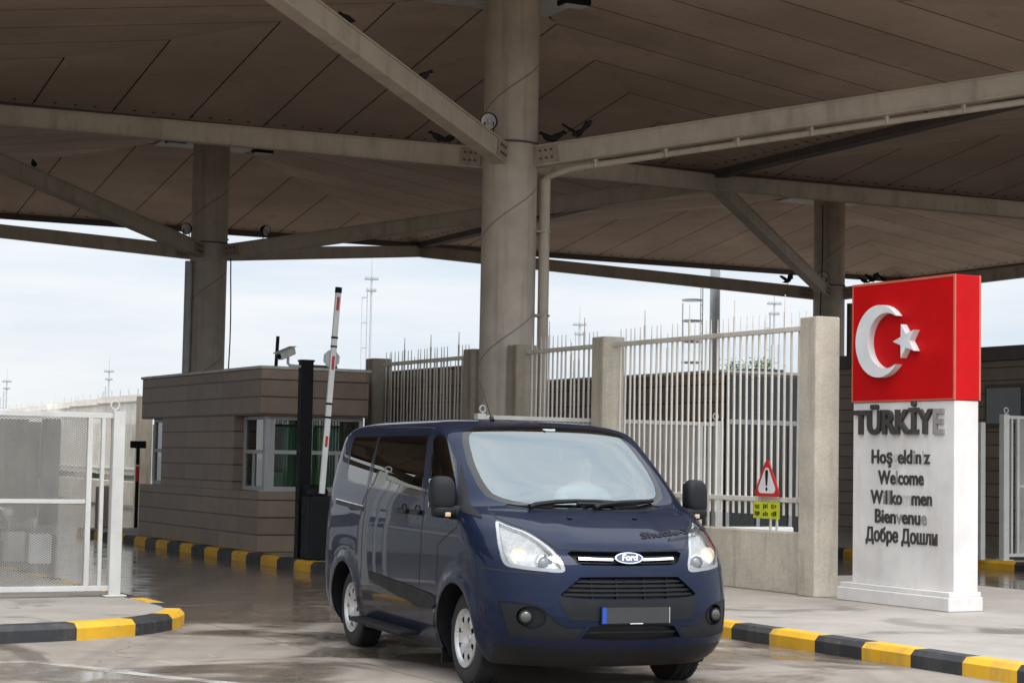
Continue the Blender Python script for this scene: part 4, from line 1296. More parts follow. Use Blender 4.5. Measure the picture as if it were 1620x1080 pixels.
WW=smooth_tab([(.20,.88),(.28,.93),(.40,.970),(.55,.985),(.75,.990),(.95,.988),(1.10,.98),(1.20,.970),(1.32,.958),(1.50,.926),(1.70,.883),(1.82,.853),(1.88,.826),(1.92,.778),(1.95,.70),(1.975,.58),(1.995,.38),(2.005,.15)])
LN=smooth_tab([(.2,.72),(.9,.74),(1.05,.74),(1.2,.62),(1.35,.52),(1.6,.46),(1.85,.44),(2.005,.4)])
NN=smooth_tab([(.2,2.5),(.6,2.6),(1.0,2.6),(1.2,3.0),(1.35,4.1),(1.6,4.5),(1.85,4.2),(1.94,2.9),(2.005,2.)])
# profile arc table
_T=[]
def _build():
    z=.20;s=0;px=XF(z);pz=z;N=600
    for i in range(N+1):
        z=.20+(ZT-.20)*i/N
        x=XF(z);s+=math.hypot(x-px,z-pz);_T.append((s,z));px,pz=x,z
_build()
QL=_T[-1][0]
def z_of_q(q):
    s=q*QL;lo,hi=0,len(_T)-1
    while hi-lo>1:
        m=(lo+hi)//2
        if _T[m][0]<=s: lo=m
        else: hi=m
    a,b=_T[lo],_T[hi]
    return a[1]+(b[1]-a[1])*(s-a[0])/max(1e-9,b[0]-a[0])
def q_of_z(z):
    i=(z-.20)/(ZT-.20)*(len(_T)-1);k=max(0,min(len(_T)-2,int(i)))
    return (_T[k][0]+(_T[k+1][0]-_T[k][0])*(i-k))/QL
WHEELS=((1.0,.34),(3.933,.34))
_C={}
def VS(p,q):
    k=round(q,7)
    if k not in _C:
        z=z_of_q(q);_C[k]=(z,XF(z),XR(z),WW(z),LN(z),NN(z))
    z,xf,xr,w,L,n=_C[k]
    LR=min(.5,(xr-xf)*.25);nr=3.6 if z<1.85 else 3.
    L=min(L,(xr-xf)*.45)
    if p<=1:
        a=p*math.pi/2;c,s=math.cos(a),math.sin(a);r=(abs(c)**n+abs(s)**n)**(-1/n)
        x=xf+L*(1-r*c);y=w*r*s
    elif p<=2:
        x=xf+L+(xr-LR-xf-L)*(p-1);y=w
    else:
        a=(p-2)*math.pi/2;c,s=math.cos(a),math.sin(a);r=(abs(c)**nr+abs(s)**nr)**(-1/nr)
        x=xr-LR*(1-r*s);y=w*r*c
    if p<=1 and 1.0<z<1.34:
        # the bonnet's middle panel stands a little proud of its shoulders
        k=min(1.,max(0.,(0.54-0.10*(z-1.0)/.3-y)/.16));k=k*k*(3-2*k)
        x-=.024*k*min(1.,max(0.,(z-1.02)/.05))*min(1.,max(0.,(1.33-z)/.05))
    if x>2.4: y*=1-.022*((x-2.4)/2.5)**2
    if z<1.25:
        for wx,wz in WHEELS:
            r=math.hypot(x-wx,z-wz)
            y+=(.020 if y>.5 else 0)*math.exp(-((r-.43)/.06)**2)
    return (x,y,z)
VX, VY, VYAW = 0.90, 13.55, 0.372
VM = axes((VX, VY, 0), (-math.sin(VYAW), math.cos(VYAW), 0), (math.cos(VYAW), math.sin(VYAW), 0), (0, 0, 1))
# (x to the tail, y to the van's left, z up is left handed: mesh data is written in a right handed frame with y flipped)
van = thing('van', 'dark navy blue passenger van with headlights on, driving out of the booth lane', 'van', (VX, VY, 0), VYAW + PI / 2)
def VP(x, y, z):          # van coordinates -> coordinates under the van's Empty
    return Vector((x, -y, z))
def p_of_x(x, q):
    lo, hi = 0.0, 3.0
    for _ in range(40):
        m_ = (lo + hi) / 2
        if VS(m_, q)[0] < x: lo = m_
        else: hi = m_
    return (lo + hi) / 2
def XZ(x, z):
    q = q_of_z(z)
    return (p_of_x(x, q), q)
def vnormal(p, q):
    e = 2e-3
    def P_(a, b):
        a_ = min(3.0, max(0.0, a)); b_ = min(1.0, max(0.0, b))
        return Vector(VS(a_, b_))
    dp = P_(p + e, q) - P_(p - e, q); dq = P_(p, q + e) - P_(p, q - e)
    if p < 1e-6: dp.x = 0; dp.z = 0
    if p > 3 - 1e-6: dp.x = 0; dp.z = 0
    n_ = dp.cross(dq)
    if n_.length < 1e-12: n_ = Vector((0, 0, 1))
    n_.normalize()
    x, y, z = VS(min(3, max(0, p)), min(1, max(0, q)))
    c_ = Vector((x - 2.4, y, z - 0.9))
    if n_.dot(c_) < 0: n_ = -n_
    return n_

# ---------------- outlines on the half body
def xz_loop(pts, n=6):
    out = []
    for (x0, z0), (x1, z1) in zip(pts, pts[1:] + pts[:1]):
        for k in range(n):
            t = k / n
            out.append(XZ(x0 + (x1 - x0) * t, z0 + (z1 - z0) * t))
    return out
def pq_loop(pts, n=5, smooth=False):
    if smooth:
        P = list(pts); L_ = len(P); out = []
        for i in range(L_):
            p0, p1, p2, p3 = P[i - 1], P[i], P[(i + 1) % L_], P[(i + 2) % L_]
            for k in range(n):
                t = k / n
                out.append(tuple(0.5 * (2 * p1[j] + (p2[j] - p0[j]) * t + (2 * p0[j] - 5 * p1[j] + 4 * p2[j] - p3[j]) * t * t + (3 * p1[j] - p0[j] - 3 * p2[j] + p3[j]) * t ** 3) for j in range(2)))
        return out
    out = []
    for (x0, z0), (x1, z1) in zip(pts, pts[1:] + pts[:1]):
        for k in range(n):
            t = k / n
            out.append((x0 + (x1 - x0) * t, z0 + (z1 - z0) * t))
    return out
def shrink(loop, d, center_edge=False):
    """offset a closed loop inwards by about d metres"""
    sc = (1.45, QL); n_ = len(loop); out = []
    A = sum(loop[i][0] * loop[(i + 1) % n_][1] - loop[(i + 1) % n_][0] * loop[i][1] for i in range(n_))
    sg = 1 if A > 0 else -1
    for i in range(n_):
        a, b, c = loop[i - 1], loop[i], loop[(i + 1) % n_]
        tx, ty = (c[0] - a[0]) * sc[0], (c[1] - a[1]) * sc[1]; L_ = math.hypot(tx, ty) or 1
        nx, ny = -ty / L_ * sg, tx / L_ * sg
        p = b[0] + nx * d / sc[0]; q = b[1] + ny * d / sc[1]
        if center_edge and b[0] < 1e-6: p = 0.0
        out.append((max(0.0, p), q))
    for _ in range(2):
        out = [b if (center_edge and b[0] < 1e-6) else ((a[0] + 2 * b[0] + c[0]) / 4, (a[1] + 2 * b[1] + c[1]) / 4) for a, b, c in zip(out[-1:] + out[:-1], out, out[1:] + out[:1])]
    return out
WS_OUT = pq_loop([(0, .7115), (.10, .7105), (.20, .708), (.34, .702), (.43, .692), (.485, .670), (.500, .63), (.500, .56), (.482, .50), (.452, .465), (.385, .444), (.28, .4285), (.12, .4245), (0, .424)], 4)
ARCH = []
arches = []
for wx, wz in WHEELS:
    loop = []
    for i in range(49):
        a = PI + (-PI) * i / 48
        x, z = wx + 0.405 * math.cos(a), wz + 0.405 * math.sin(a)
        loop.append(XZ(x, z))
    x0, x1 = wx - 0.405, wx + 0.405
    # straight down to the lower edge of the body
    down1 = [XZ(x1 + 0.01, wz + (0.20 - wz) * k / 5) for k in range(1, 6)]
    down0 = [XZ(x0 - 0.01, wz + (0.20 - wz) * k / 5) for k in range(5, 0, -1)]
    bottom = [(down1[-1][0] + (down0[0][0] - down1[-1][0]) * k / 12, 0.0) for k in range(1, 12)]
    arches.append((loop, loop + down1 + bottom + down0))
DG = pq_loop([XZ(1.95, 1.80), XZ(1.915, 1.845), (.70, .660), (.645, .656), (.598, .632), (.570, .565), (.606, .497), (.655, .460), (.715, .424), (.74, .403), XZ(1.22, 1.262), XZ(1.40, 1.285), XZ(1.60, 1.305), XZ(1.70, 1.318), XZ(1.745, 1.36), XZ(1.83, 1.5), XZ(1.90, 1.66)], 4)
SAIL = pq_loop([(.535, .548), (.552, .45), (.585, .355), (.605, .345), (.725, .374), (.72, .400), (.70, .418), (.64, .452), (.588, .494), (.545, .556)], 4)
SG1 = xz_loop([(2.10, 1.845), (2.01, 1.60), (1.93, 1.40), (1.93, 1.345), (2.3, 1.36), (3.405, 1.405), (3.405, 1.62), (3.405, 1.845)], 6)
SG2 = xz_loop([(3.445, 1.845), (3.445, 1.62), (3.445, 1.408), (3.95, 1.435), (4.12, 1.455), (4.18, 1.50), (4.215, 1.66), (4.20, 1.82), (4.16, 1.845)], 6)
REG = {
    'arch0': arches[0][1], 'arch1': arches[1][1],
    'windscreen_border': WS_OUT, 'windscreen': shrink(WS_OUT, 0.055, True),
    'cowl': pq_loop([(0, .4215), (.12, .4215), (.28, .4255), (.37, .440), (.395, .428), (.30, .409), (.12, .4035), (0, .403)], 4),
    'door_seal': DG, 'door_glass': shrink(DG, 0.022),
    'mirror_sail': SAIL,
    'side_seal': SG1, 'side_glass': shrink(SG1, 0.018),
    'quarter_seal': SG2, 'quarter_glass': shrink(SG2, 0.018),
    'headlight': pq_loop([(.524, .337), (.483, .318), (.420, .292), (.374, .258), (.336, .224), (.308, .198), (.319, .185), (.404, .186), (.519, .190), (.598, .197), (.614, .227), (.578, .281)], 5, True),
    'upper_grille': pq_loop([(0, .2255), (.14, .2262), (.265, .2272), (.286, .2225), (.252, .2025), (.225, .1985), (0, .197)], 4),
    'lower_grille': pq_loop([(0, .177), (.12, .177), (.243, .1765), (.336, .146), (.326, .1425), (.245, .139), (.12, .1375), (0, .1372)], 4),
    'plate_panel': pq_loop([(0, .1352), (.12, .1355), (.243, .137), (.33, .1408), (.352, .139), (.302, .101), (.18, .1005), (0, .0985)], 4),
    'intake': pq_loop([(0, .0945), (.12, .0935), (.21, .0895), (.252, .069), (.12, .0655), (0, .065)], 4),
    'fog_panel': pq_loop([(.655, .131), (.562, .1303), (.473, .127), (.421, .121), (.385, .107), (.345, .0935), (.299, .0885), (.231, .090), (.274, .0675), (.36, .066), (.451, .067), (.60, .071)], 4),
    'side_moulding': xz_loop([(3.17, .70), (2.3, .665), (1.62, .63), (1.47, .61), (1.44, .54), (1.52, .515), (1.9, .525), (2.31, .545), (3.13, .635)], 5),
    'lower_lip': pq_loop([(0, .050), (.25, .051), (.50, .053), (.70, .057), (.735, .03), (.74, 0), (.4, 0), (0, 0)], 5),
    'tail_lamp': xz_loop([(4.60, 1.30), (4.82, 1.30), (4.87, 1.0), (4.87, .78), (4.70, .78), (4.62, 1.0)], 5),
}
REG['headlight_in'] = shrink(REG['headlight'], 0.026)
REG['fog_hole'] = [(.478 + .072 * math.cos(2 * PI * i / 28), .1055 + .0185 * math.sin(2 * PI * i / 28)) for i in range(28)]
ORDER = ['windscreen', 'windscreen_border', 'cowl', 'door_glass', 'door_seal', 'mirror_sail', 'side_glass', 'side_seal', 'quarter_glass', 'quarter_seal', 'headlight_in', 'headlight', 'upper_grille', 'lower_grille', 'plate_panel', 'intake', 'fog_hole', 'fog_panel', 'side_moulding', 'tail_lamp', 'lower_lip', 'arch0', 'arch1']
PSC = 1.45
# ---------------- triangulate the unrolled half body with all outlines as constraints
verts2, edges2 = [], []
def add_loop(loop):
    k0 = len(verts2)
    for p, q in loop: verts2.append(Vector((min(3, max(0, p)) * PSC, min(1, max(0, q)) * QL)))
    n_ = len(loop)
    for i in range(n_): edges2.append((k0 + i, k0 + (i + 1) % n_))
for k in ORDER: add_loop(REG[k])
cons = [(v.x, v.y) for v in verts2]
cell = 0.03
hashg = {}
for x, y in cons: hashg.setdefault((int(x / cell), int(y / cell)), []).append((x, y))
def near(x, y, d):
    cx, cy = int(x / cell), int(y / cell)
    for i in (-1, 0, 1):
        for j in (-1, 0, 1):
            for a, b in hashg.get((cx + i, cy + j), ()):
                if (a - x) ** 2 + (b - y) ** 2 < d * d: return True
    return False
pg = [i / 66 for i in range(66)] + [1 + i / 40 for i in range(40)] + [2 + i / 26 for i in range(27)]
# rows closer together where the roof edge bends
qg = [i / 110 for i in range(111)]
qx = sorted(set(qg + [0.655 + i * 0.0035 for i in range(50)]))
for q in qx:
    for p in pg:
        x, y = p * PSC, q * QL
        edge = p in (0, 3) or q in (0, 1) or p > 2.9999 or q > 0.9999
        if edge or not near(x, y, 0.014):
            verts2.append(Vector((x, y)))
cdt = delaunay_2d_cdt(verts2, edges2, [], 0, 1e-5)
cv, cf = cdt[0], cdt[2]
PQ = [(min(3.0, max(0.0, v.x / PSC)), min(1.0, max(0.0, v.y / QL))) for v in cv]
P3 = [Vector(VS(*pq)) for pq in PQ]
N3 = [vnormal(*pq) for pq in PQ]
def inside(pt, loop):
    x, y = pt; c_ = False; n_ = len(loop); j = n_ - 1
    for i in range(n_):
        xi, yi = loop[i]; xj, yj = loop[j]
        if (yi > y) != (yj > y) and x < (xj - xi) * (y - yi) / (yj - yi) + xi: c_ = not c_
        j = i
    return c_
BB = {k: (min(p for p, q in l), max(p for p, q in l), min(q for p, q in l), max(q for p, q in l)) for k, l in REG.items()}
TRI = {k: [] for k in ORDER}; TRI['body'] = []
for f in cf:
    if len(f) != 3: continue
    cx = sum(PQ[i][0] for i in f) / 3; cy = sum(PQ[i][1] for i in f) / 3
    for k in ORDER:
        b = BB[k]
        if b[0] <= cx <= b[1] and b[2] <= cy <= b[3] and inside((cx, cy), REG[k]):
            TRI[k].append(f); break
    else: TRI['body'].append(f)

def region(name, keys, mat, sides=(1, -1), off=0.0, wall=0.0, parent=None, cap=False, wave=None):
    """mesh from triangulated regions; off moves it along the normal, wall adds a rim of that depth along the normal from the edge"""
    tris = [t for k in keys for t in TRI[k]]
    idx = {}; vs = []; ns = []; fs = []
    for s in sides:
        loc = {}
        for t in tris:
            for i in t:
                if i not in loc:
                    loc[i] = len(vs)
                    o_ = off + (wave(PQ[i]) if wave else 0)
                    v = P3[i] + N3[i] * o_
                    vs.append(VP(v.x, v.y * s, v.z)); ns.append(VP(N3[i].x, N3[i].y * s, N3[i].z))
        for t in tris:
            a, b, c = (loc[i] for i in t)
            nn_ = (vs[b] - vs[a]).cross(vs[c] - vs[a])
            fs.append((a, b, c) if nn_.dot(ns[a] + ns[b] + ns[c]) >= 0 else (a, c, b))
        if wall:
            cnt = {}
            for t in tris:
                for i, j in ((t[0], t[1]), (t[1], t[2]), (t[2], t[0])):
                    cnt[(min(i, j), max(i, j))] = cnt.get((min(i, j), max(i, j)), 0) + 1
            wl = {}
            for (i, j), c_ in cnt.items():
                if c_ != 1: continue
                if PQ[i][0] < 1e-6 and PQ[j][0] < 1e-6: continue
                q4 = []
                for k in (i, j):
                    if k not in wl:
                        wl[k] = len(vs)
                        # rim normals sit between the face normal and the side, so they are separate verts
                        for d in (off, off + wall):
                            v = P3[k] + N3[k] * d
                            vs.append(VP(v.x, v.y * s, v.z)); ns.append(None)
                    q4.append(wl[k])
                fs.append((q4[0], q4[1], q4[1] + 1, q4[0] + 1))
    me = bpy.data.meshes.new(name)
    me.from_pydata([tuple(v) for v in vs], [], fs)
    me.materials.append(mat)
    me.polygons.foreach_set('use_smooth', [True] * len(me.polygons))
    me.update()
    if all(n_ is not None for n_ in ns):
        me.normals_split_custom_set_from_vertices([tuple(n_) for n_ in ns])
    else:
        cn = [tuple(n_) if n_ is not None else (0, 0, 0) for n_ in ns]
        me.normals_split_custom_set_from_vertices(cn)
    o = bpy.data.objects.new(name, me); COL.objects.link(o)
    o.parent = parent or van
    return o

# ---------------- van materials
def mat_carpaint():
    t = NT('navy car paint')
    g_ = t.n.new('ShaderNodeNewGeometry')
    fl = t.noise(900, 2, 0.5)
    c = t.mix(1.0, (0.0045, 0.0095, 0.029), t.ramp(fl, (0.3, 0.8), (0.7, 1.25)), 'MULTIPLY')
    dust = t.ramp(t.noise(3.0, 6, 0.65), (0.4, 0.0), (0.8, 0.06))
    x, y, z = t.xyz()
    low = t.ramp(z, (0.15, 0.10), (0.75, 0.0))
    c = t.mix(t.math('ADD', dust, t.math('MULTIPLY', low, t.noise(5, 5, 0.7))), c, (0.10, 0.09, 0.08))
    t.set(col=c, rough=0.40, metal=0.35, spec=0.05, coat=0.60, coatr=0.012)
    t.b.inputs['Coat IOR'].default_value = 1.30
    # inner side of the sheet: light trim
    d = t.n.new('ShaderNodeBsdfDiffuse'); d.inputs[0].default_value = (0.30, 0.30, 0.30, 1)
    mx = t.n.new('ShaderNodeMixShader')
    t.l.new(g_.outputs['Backfacing'], mx.inputs[0]); t.l.new(t.b.outputs[0], mx.inputs[1]); t.l.new(d.outputs[0], mx.inputs[2])
    t.l.new(mx.outputs[0], t.out.inputs['Surface'])
    return t.m
M['carpaint'] = mat_carpaint()
M['trim'] = mat_plain('dark grey plastic', (0.0085, 0.009, 0.0105), 0.55, bump=0.05)
M['trim'].node_tree.nodes['Principled BSDF'].inputs['Specular IOR Level'].default_value = 0.22
M['trim_black'] = mat_plain('black plastic', (0.008, 0.008, 0.009), 0.42)
for k_ in ('trim_black',):
    M[k_].node_tree.nodes['Principled BSDF'].inputs['Specular IOR Level'].default_value = 0.22
M['seal'] = mat_plain('black glass border', (0.006, 0.006, 0.007), 0.08)
M['windscreen'] = mat_glass('windscreen glass', (0.62, 0.76, 0.75), ior=2.6, refl=(0.90, 0.985, 1.0))
M['tinted'] = mat_glass('tinted side glass', (0.10, 0.115, 0.11), ior=1.9)
M['doorglass'] = mat_glass('door glass', (0.55, 0.64, 0.60))
M['chrome'] = mat_plain('chrome', (0.72, 0.73, 0.75), 0.10, 1.0, 0.03)
M['silver'] = mat_plain('silver wheel paint', (0.52, 0.52, 0.52), 0.32, 0.55, 0.08)
M['lampshell'] = mat_plain('bright lamp bowl', (0.62, 0.62, 0.60), 0.22, 0.2, 0.25, scale=25)
M['lampwhite'] = mat_plain('pale lamp trim', (0.74, 0.75, 0.75), 0.25)
M['rubber'] = mat_plain('tyre rubber', (0.013, 0.013, 0.013), 0.75, bump=0.2)
M['amber'] = mat_plain('amber lens', (0.55, 0.40, 0.24), 0.25)
M['taillens'] = mat_plain('red tail lens', (0.30, 0.01, 0.01), 0.15, coat=0.5)
M['lens'] = mat_glass('clear lamp lens', (0.93, 0.94, 0.95))
def mat_emit(name, col, e):
    t = NT(name); t.set(col=col, emit=col, emis=e, rough=0.3); return t.m
M['bulb'] = mat_emit('lit headlamp bulb', (1.0, 0.80, 0.58), 2.2)
M['bulb_soft'] = mat_emit('lit reflector', (1.0, 0.88, 0.74), 0.35)
M['cloth'] = mat_plain('dark seat cloth', (0.035, 0.036, 0.040), 0.85)
M['dash'] = mat_plain('grey dashboard', (0.055, 0.057, 0.060), 0.6)

body = region('body', ['body'], M['carpaint'])
# roof skin closing the last slice, floor below
rp = [Vector(VS(3 * i / 60, 1.0)) for i in range(61)]
m = MB()
ring = [VP(v.x, v.y, v.z) for v in rp] + [VP(v.x, -v.y, v.z) for v in reversed(rp[1:-1])]
m.add(ring, [tuple(range(len(ring)))])
m.build('roof_skin', M['carpaint'], body, smooth=True)
fp = [Vector(VS(3 * i / 80, 0.0)) for i in range(81)]
m = MB()
ring = [VP(v.x, v.y, v.z + 0.01) for v in fp] + [VP(v.x, -v.y, v.z + 0.01) for v in reversed(fp[1:-1])]
m.add(ring, [tuple(range(len(ring)))])
m.box((2.3, 0, 0.245), (3.6, 1.25, 0.09))
m.build('underside', M['trim_black'], van)
region('bumper_lip', ['lower_lip'], M['trim_black'], off=-0.002)
# glass
region('windscreen', ['windscreen'], M['windscreen'], off=-0.003)
region('windscreen_border', ['windscreen_border'], M['seal'], off=-0.001)
region('cowl_panel', ['cowl'], M['trim_black'], off=-0.006)
for s in (1, -1):
    dg = region('door_window', ['door_glass'], M['doorglass'], (s,), off=-0.004)
    region('window_seal', ['door_seal'], M['seal'], (s,), off=-0.001, parent=dg)
    sg1 = region('side_window', ['side_glass'], M['tinted'], (s,), off=-0.003)
    region('window_seal', ['side_seal'], M['seal'], (s,), off=-0.001, parent=sg1)
    sg2 = region('rear_quarter_window', ['quarter_glass'], M['tinted'], (s,), off=-0.003)
    region('window_seal', ['quarter_seal'], M['seal'], (s,), off=-0.001, parent=sg2)
    region('mirror_sail', ['mirror_sail'], M['trim'], (s,), off=0.006, wall=-0.008)
    region('side_moulding', ['side_moulding'], M['trim'], (s,), off=0.014, wall=-0.016)
    region('tail_lamp', ['tail_lamp'], M['taillens'], (s,), off=0.004)
    fg = region('fog_panel', ['fog_panel'], M['trim'], (s,), off=-0.006, wall=0.006)
    region('fog_socket', ['fog_hole'], M['trim_black'], (s,), off=-0.038, wall=0.034, parent=fg)
    # headlight: clear lens over a bright bowl with projector and lit bulb
    hl = region('headlight', ['headlight_in', 'headlight'], M['lens'], (s,), off=0.002)
    region('lamp_trim', ['headlight'], M['lampwhite'], (s,), off=-0.008, parent=hl)
    region('lamp_bowl', ['headlight_in'], M['lampshell'], (s,), off=-0.035, wall=0.030, parent=hl,
           wave=lambda pq: -0.05 * math.exp(-(((pq[0] - .40) / .075) ** 2 + ((pq[1] - .215) / .022) ** 2)) - 0.045 * math.exp(-(((pq[0] - .53) / .05) ** 2 + ((pq[1] - .225) / .025) ** 2)))
    def lamp_at(p, q, depth):
        v = Vector(VS(p, q)); n_ = vnormal(p, q)
        c_ = v + n_ * depth
        return VP(c_.x, c_.y * s, c_.z)
    fwd = Vector((-1, 0, 0))
    A0 = lamp_at(.405, .213, -0.085)
    m = MB(); AM_ = axes(A0, (0, 1, 0), (0, 0, 1), (-1, 0, 0))
    AM_ = axes(A0, (0, -1, 0), (0, 0, 1), (-1, 0, 0))
    m.lathe([(0.058, 0.0), (0.060, 0.05), (0.050, 0.055), (0.044, 0.050), (0.044, 0.0)], AM_, 24)
    m.build('projector_ring', M['chrome'], hl, smooth=True)
    m = MB(); m.lathe([(0.044, 0.035), (0.035, 0.050), (0.018, 0.060), (0.0, 0.063)], AM_, 20)
    m.build('projector_lens', mat_plain('projector lens', (0.30, 0.32, 0.35), 0.05, coat=1.0), hl, smooth=True)
    B0 = lamp_at(.525, .226, -0.062)
    m = MB(); m.lathe([(0.062, 0.035), (0.045, 0.018), (0.02, 0.008), (0.0, 0.006)], axes(B0, (0, -1, 0), (0, 0, 1), (-1, 0, 0)), 20)
    m.build('high_beam_bowl', M['bulb_soft'], hl, smooth=True)
    m = MB(); m.lathe([(0.0, 0.044), (0.013, 0.040), (0.018, 0.025), (0.013, 0.010)], axes(B0, (0, -1, 0), (0, 0, 1), (-1, 0, 0)), 12)
    m.build('bulb', M['bulb'], hl, smooth=True)
    # fog lamp in a dished socket
    v = Vector(VS(.503, .105)); n_ = vnormal(.503, .105)
    zx = Vector((-1, -0.25 * (1 if True else 0), 0))
    c_ = v + n_ * 0.003
    Mx = axes(VP(c_.x, c_.y * s, c_.z), (0.30 * s, -1, 0), (0, 0, 1), VP(n_.x, n_.y * s, 0).normalized())
    m = MB(); m.lathe([(0.046, -0.040), (0.048, -0.016), (0.040, -0.013), (0.038, -0.016)], Mx, 24)
    ring_ = m.build('fog_lamp', M['trim_black'], van, smooth=True)
    m = MB(); m.lathe([(0.039, -0.017), (0.030, -0.009), (0.015, -0.005), (0.0, -0.004)], Mx, 20)
    m.build('fog_lens', M['lampwhite'] if False else mat_plain('fog lamp glass', (0.10, 0.10, 0.09), 0.15, 0.5), ring_, smooth=True)

# front end
ug = region('upper_grille', ['upper_grille'], M['trim_black'], off=-0.045, wall=0.045)
lg = region('lower_grille', ['lower_grille'], M['trim_black'], off=-0.055, wall=0.055)
region('plate_panel', ['plate_panel'], M['trim'], off=0.004, wall=-0.006)
it = region('air_intake', ['intake'], M['trim_black'], off=-0.05, wall=0.05)
def ribbon(name, path, width, mat, off=0.0015, sides=(1, -1), parent=None, thick=0.0, n=6, vert=False):
    """flat strip lying on the body along a path of (p, q)"""
    P = []
    for (a, b), (c, d) in zip(path, path[1:]):
        for k in range(n): P.append((a + (c - a) * k / n, b + (d - b) * k / n))
    P.append(path[-1])
    m = MB()
    for s in sides:
        vs = []
        pts = [Vector(VS(*p)) for p in P]; nr = [vnormal(*p) for p in P]
        for i in range(len(P)):
            t_ = (pts[min(i + 1, len(P) - 1)] - pts[max(0, i - 1)]).normalized()
            sd = t_.cross(nr[i]).normalized()
            for w_, h_ in ((-width / 2, off - thick), (-width / 2, off), (width / 2, off), (width / 2, off - thick)) if thick else ((-width / 2, off), (width / 2, off)):
                v = pts[i] + sd * w_ + nr[i] * h_
                vs.append(VP(v.x, v.y * s, v.z))
        k_ = 4 if thick else 2
        fs = [(i * k_ + j, i * k_ + j + 1, (i + 1) * k_ + j + 1, (i + 1) * k_ + j) for i in range(len(P) - 1) for j in range(k_ - 1)]
        if thick: fs += [(0, 1, 2, 3), tuple((len(P) - 1) * k_ + j for j in range(4))]
        m.add(vs, fs)
    return m.build(name, mat, parent or van, smooth=True)
for q in (.1455, .1535, .1615, .1695):
    pe = {.1455: .325, .1535: .31, .1615: .285, .1695: .262}[q]
    ribbon('grille_bar', [(0, q), (pe * 0.5, q), (pe, q + 0.0008)], 0.017, M['trim'], off=-0.022, parent=lg, thick=0.03)
for p in (.07, .19):
    ribbon('grille_rib', [(p, .139), (p, .176)], 0.008, M['trim_black'], off=-0.03, parent=lg, thick=0.02)
ribbon('grille_bar', [(0, .080), (.12, .080), (.235, .0795)], 0.014, M['trim'], off=-0.02, parent=it, thick=0.02)
for s in (1, -1): ribbon('chrome_bar', [(.075, .2100), (.15, .2108), (.238, .2122)], 0.020, M['chrome'], off=-0.006, parent=ug, thick=0.03, sides=(s,))
for q in (.205, .218):
    ribbon('grille_bar', [(0, q), (.12, q), (.24, q + .001)], 0.012, M['trim'], off=-0.026, parent=ug, thick=0.02)
# oval badge
bx, _, bz = VS(0, .2105); bn = vnormal(0, .2105); bn.y = 0; bn.normalize()
BMx = axes(VP(bx, 0, bz) + VP(bn.x, 0, bn.z) * 0.004, (0, -1, 0), VP(-bn.z, 0, bn.x) if bn.x < 0 and False else (VP(bn.x, 0, bn.z).cross(Vector((0, -1, 0)))), VP(bn.x, 0, bn.z))
def oval(a, b, n_=40): return [(a * math.cos(2 * PI * i / n_), b * math.sin(2 * PI * i / n_)) for i in range(n_)]
m = MB(); m.prism(oval(0.112, 0.046), BMx, 0.012); bd = m.build('badge', M['chrome'], van, bevel=0.004)
m = MB(); m.prism(oval(0.100, 0.0375), BMx @ Matrix.Translation((0, 0, 0.0124)), 0.002); m.build('badge_field', mat_plain('badge blue', (0.010, 0.022, 0.10), 0.2, coat=0.8), bd)
vv, ff = text_mesh('Ford', 0.068, 0.001, 0.0018, 0.28, 'CENTER', 0.94)
m = MB(); m.add([BMx @ Vector((v.x - 0.002, v.y - 0.021, 0.0155 + v.z)) for v in vv], ff); m.build('badge_script', M['chrome'], bd)
# number plate: blank dark plate, blue strip, pale holder edge
def on_front(y, z_, off=0.0):
    return Vector((-off, 0, 0))
px_, _, pz_ = VS(0, .1115)
PM = axes(VP(px_ - 0.013, 0.012, 0.578), (0, -1, 0), (0, 0, 1), (-1, 0, 0))
m = MB(); m.box(PM @ Vector((0, 0, 0.004)), (0.52 if False else 0.018, 0.545, 0.135)); npl = m.build('number_plate', M['trim_black'], van, bevel=0.004)
m = MB(); m.box(PM @ Vector((0.012, 0, 0.0150)), (0.004, 0.488, 0.112)); m.build('plate_face', mat_plain('blank grey plate', (0.030, 0.030, 0.032), 0.4), npl)
m = MB(); m.box(PM @ Vector((-0.2495, 0, 0.0150)), (0.004, 0.033, 0.112)); m.build('blue_strip', mat_plain('plate blue', (0.012, 0.06, 0.34), 0.4), npl)
m = MB(); m.box(PM @ Vector((0.2585, 0, 0.0152)), (0.004, 0.003, 0.112)); m.box(PM @ Vector((0.0, -0.0585, 0.0152)), (0.004, 0.10, 0.006)); m.build('plate_edge', M['lampwhite'], npl)
# shut lines
SEAM = M['dark']
for path in ([(0, .2295), (.14, .2300), (.27, .2310), (.318, .2325), (.35, .249), (.388, .277), (.43, .304), (.478, .3245), (.505, .347), (.502, .385), (.478, .415), (.455, .437)],
             [(0, .400), (.12, .4005), (.30, .4055), (.40, .424)],
             [XZ(1.455, .22), XZ(1.455, .60), XZ(1.44, 1.0), (.80, .372)],
             [XZ(1.86, .22), XZ(1.845, .8), XZ(1.845, 1.20), XZ(1.86, 1.40), XZ(1.95, 1.62), XZ(2.03, 1.86), XZ(2.06, 1.90)],
             [XZ(3.42, .62), XZ(3.42, 1.0), XZ(3.42, 1.39)],
             [XZ(3.42, 1.86), XZ(3.42, 1.915)],
             [XZ(2.06, 1.90), XZ(2.7, 1.915), XZ(3.42, 1.915)],
             [(.40, .182), (.52, .1835), (.64, .186), (.78, .188)],
             [XZ(4.52, .35), XZ(4.56, .8), XZ(4.56, 1.3)]):
    for s in (1, -1): ribbon('shut_line', path, 0.010, SEAM, sides=(s,))
for s in (1, -1): ribbon('door_rail', [XZ(3.45, 1.215), XZ(3.9, 1.235), XZ(4.34, 1.255)], 0.040, M['trim_black'], off=0.004, thick=0.01, sides=(s,))
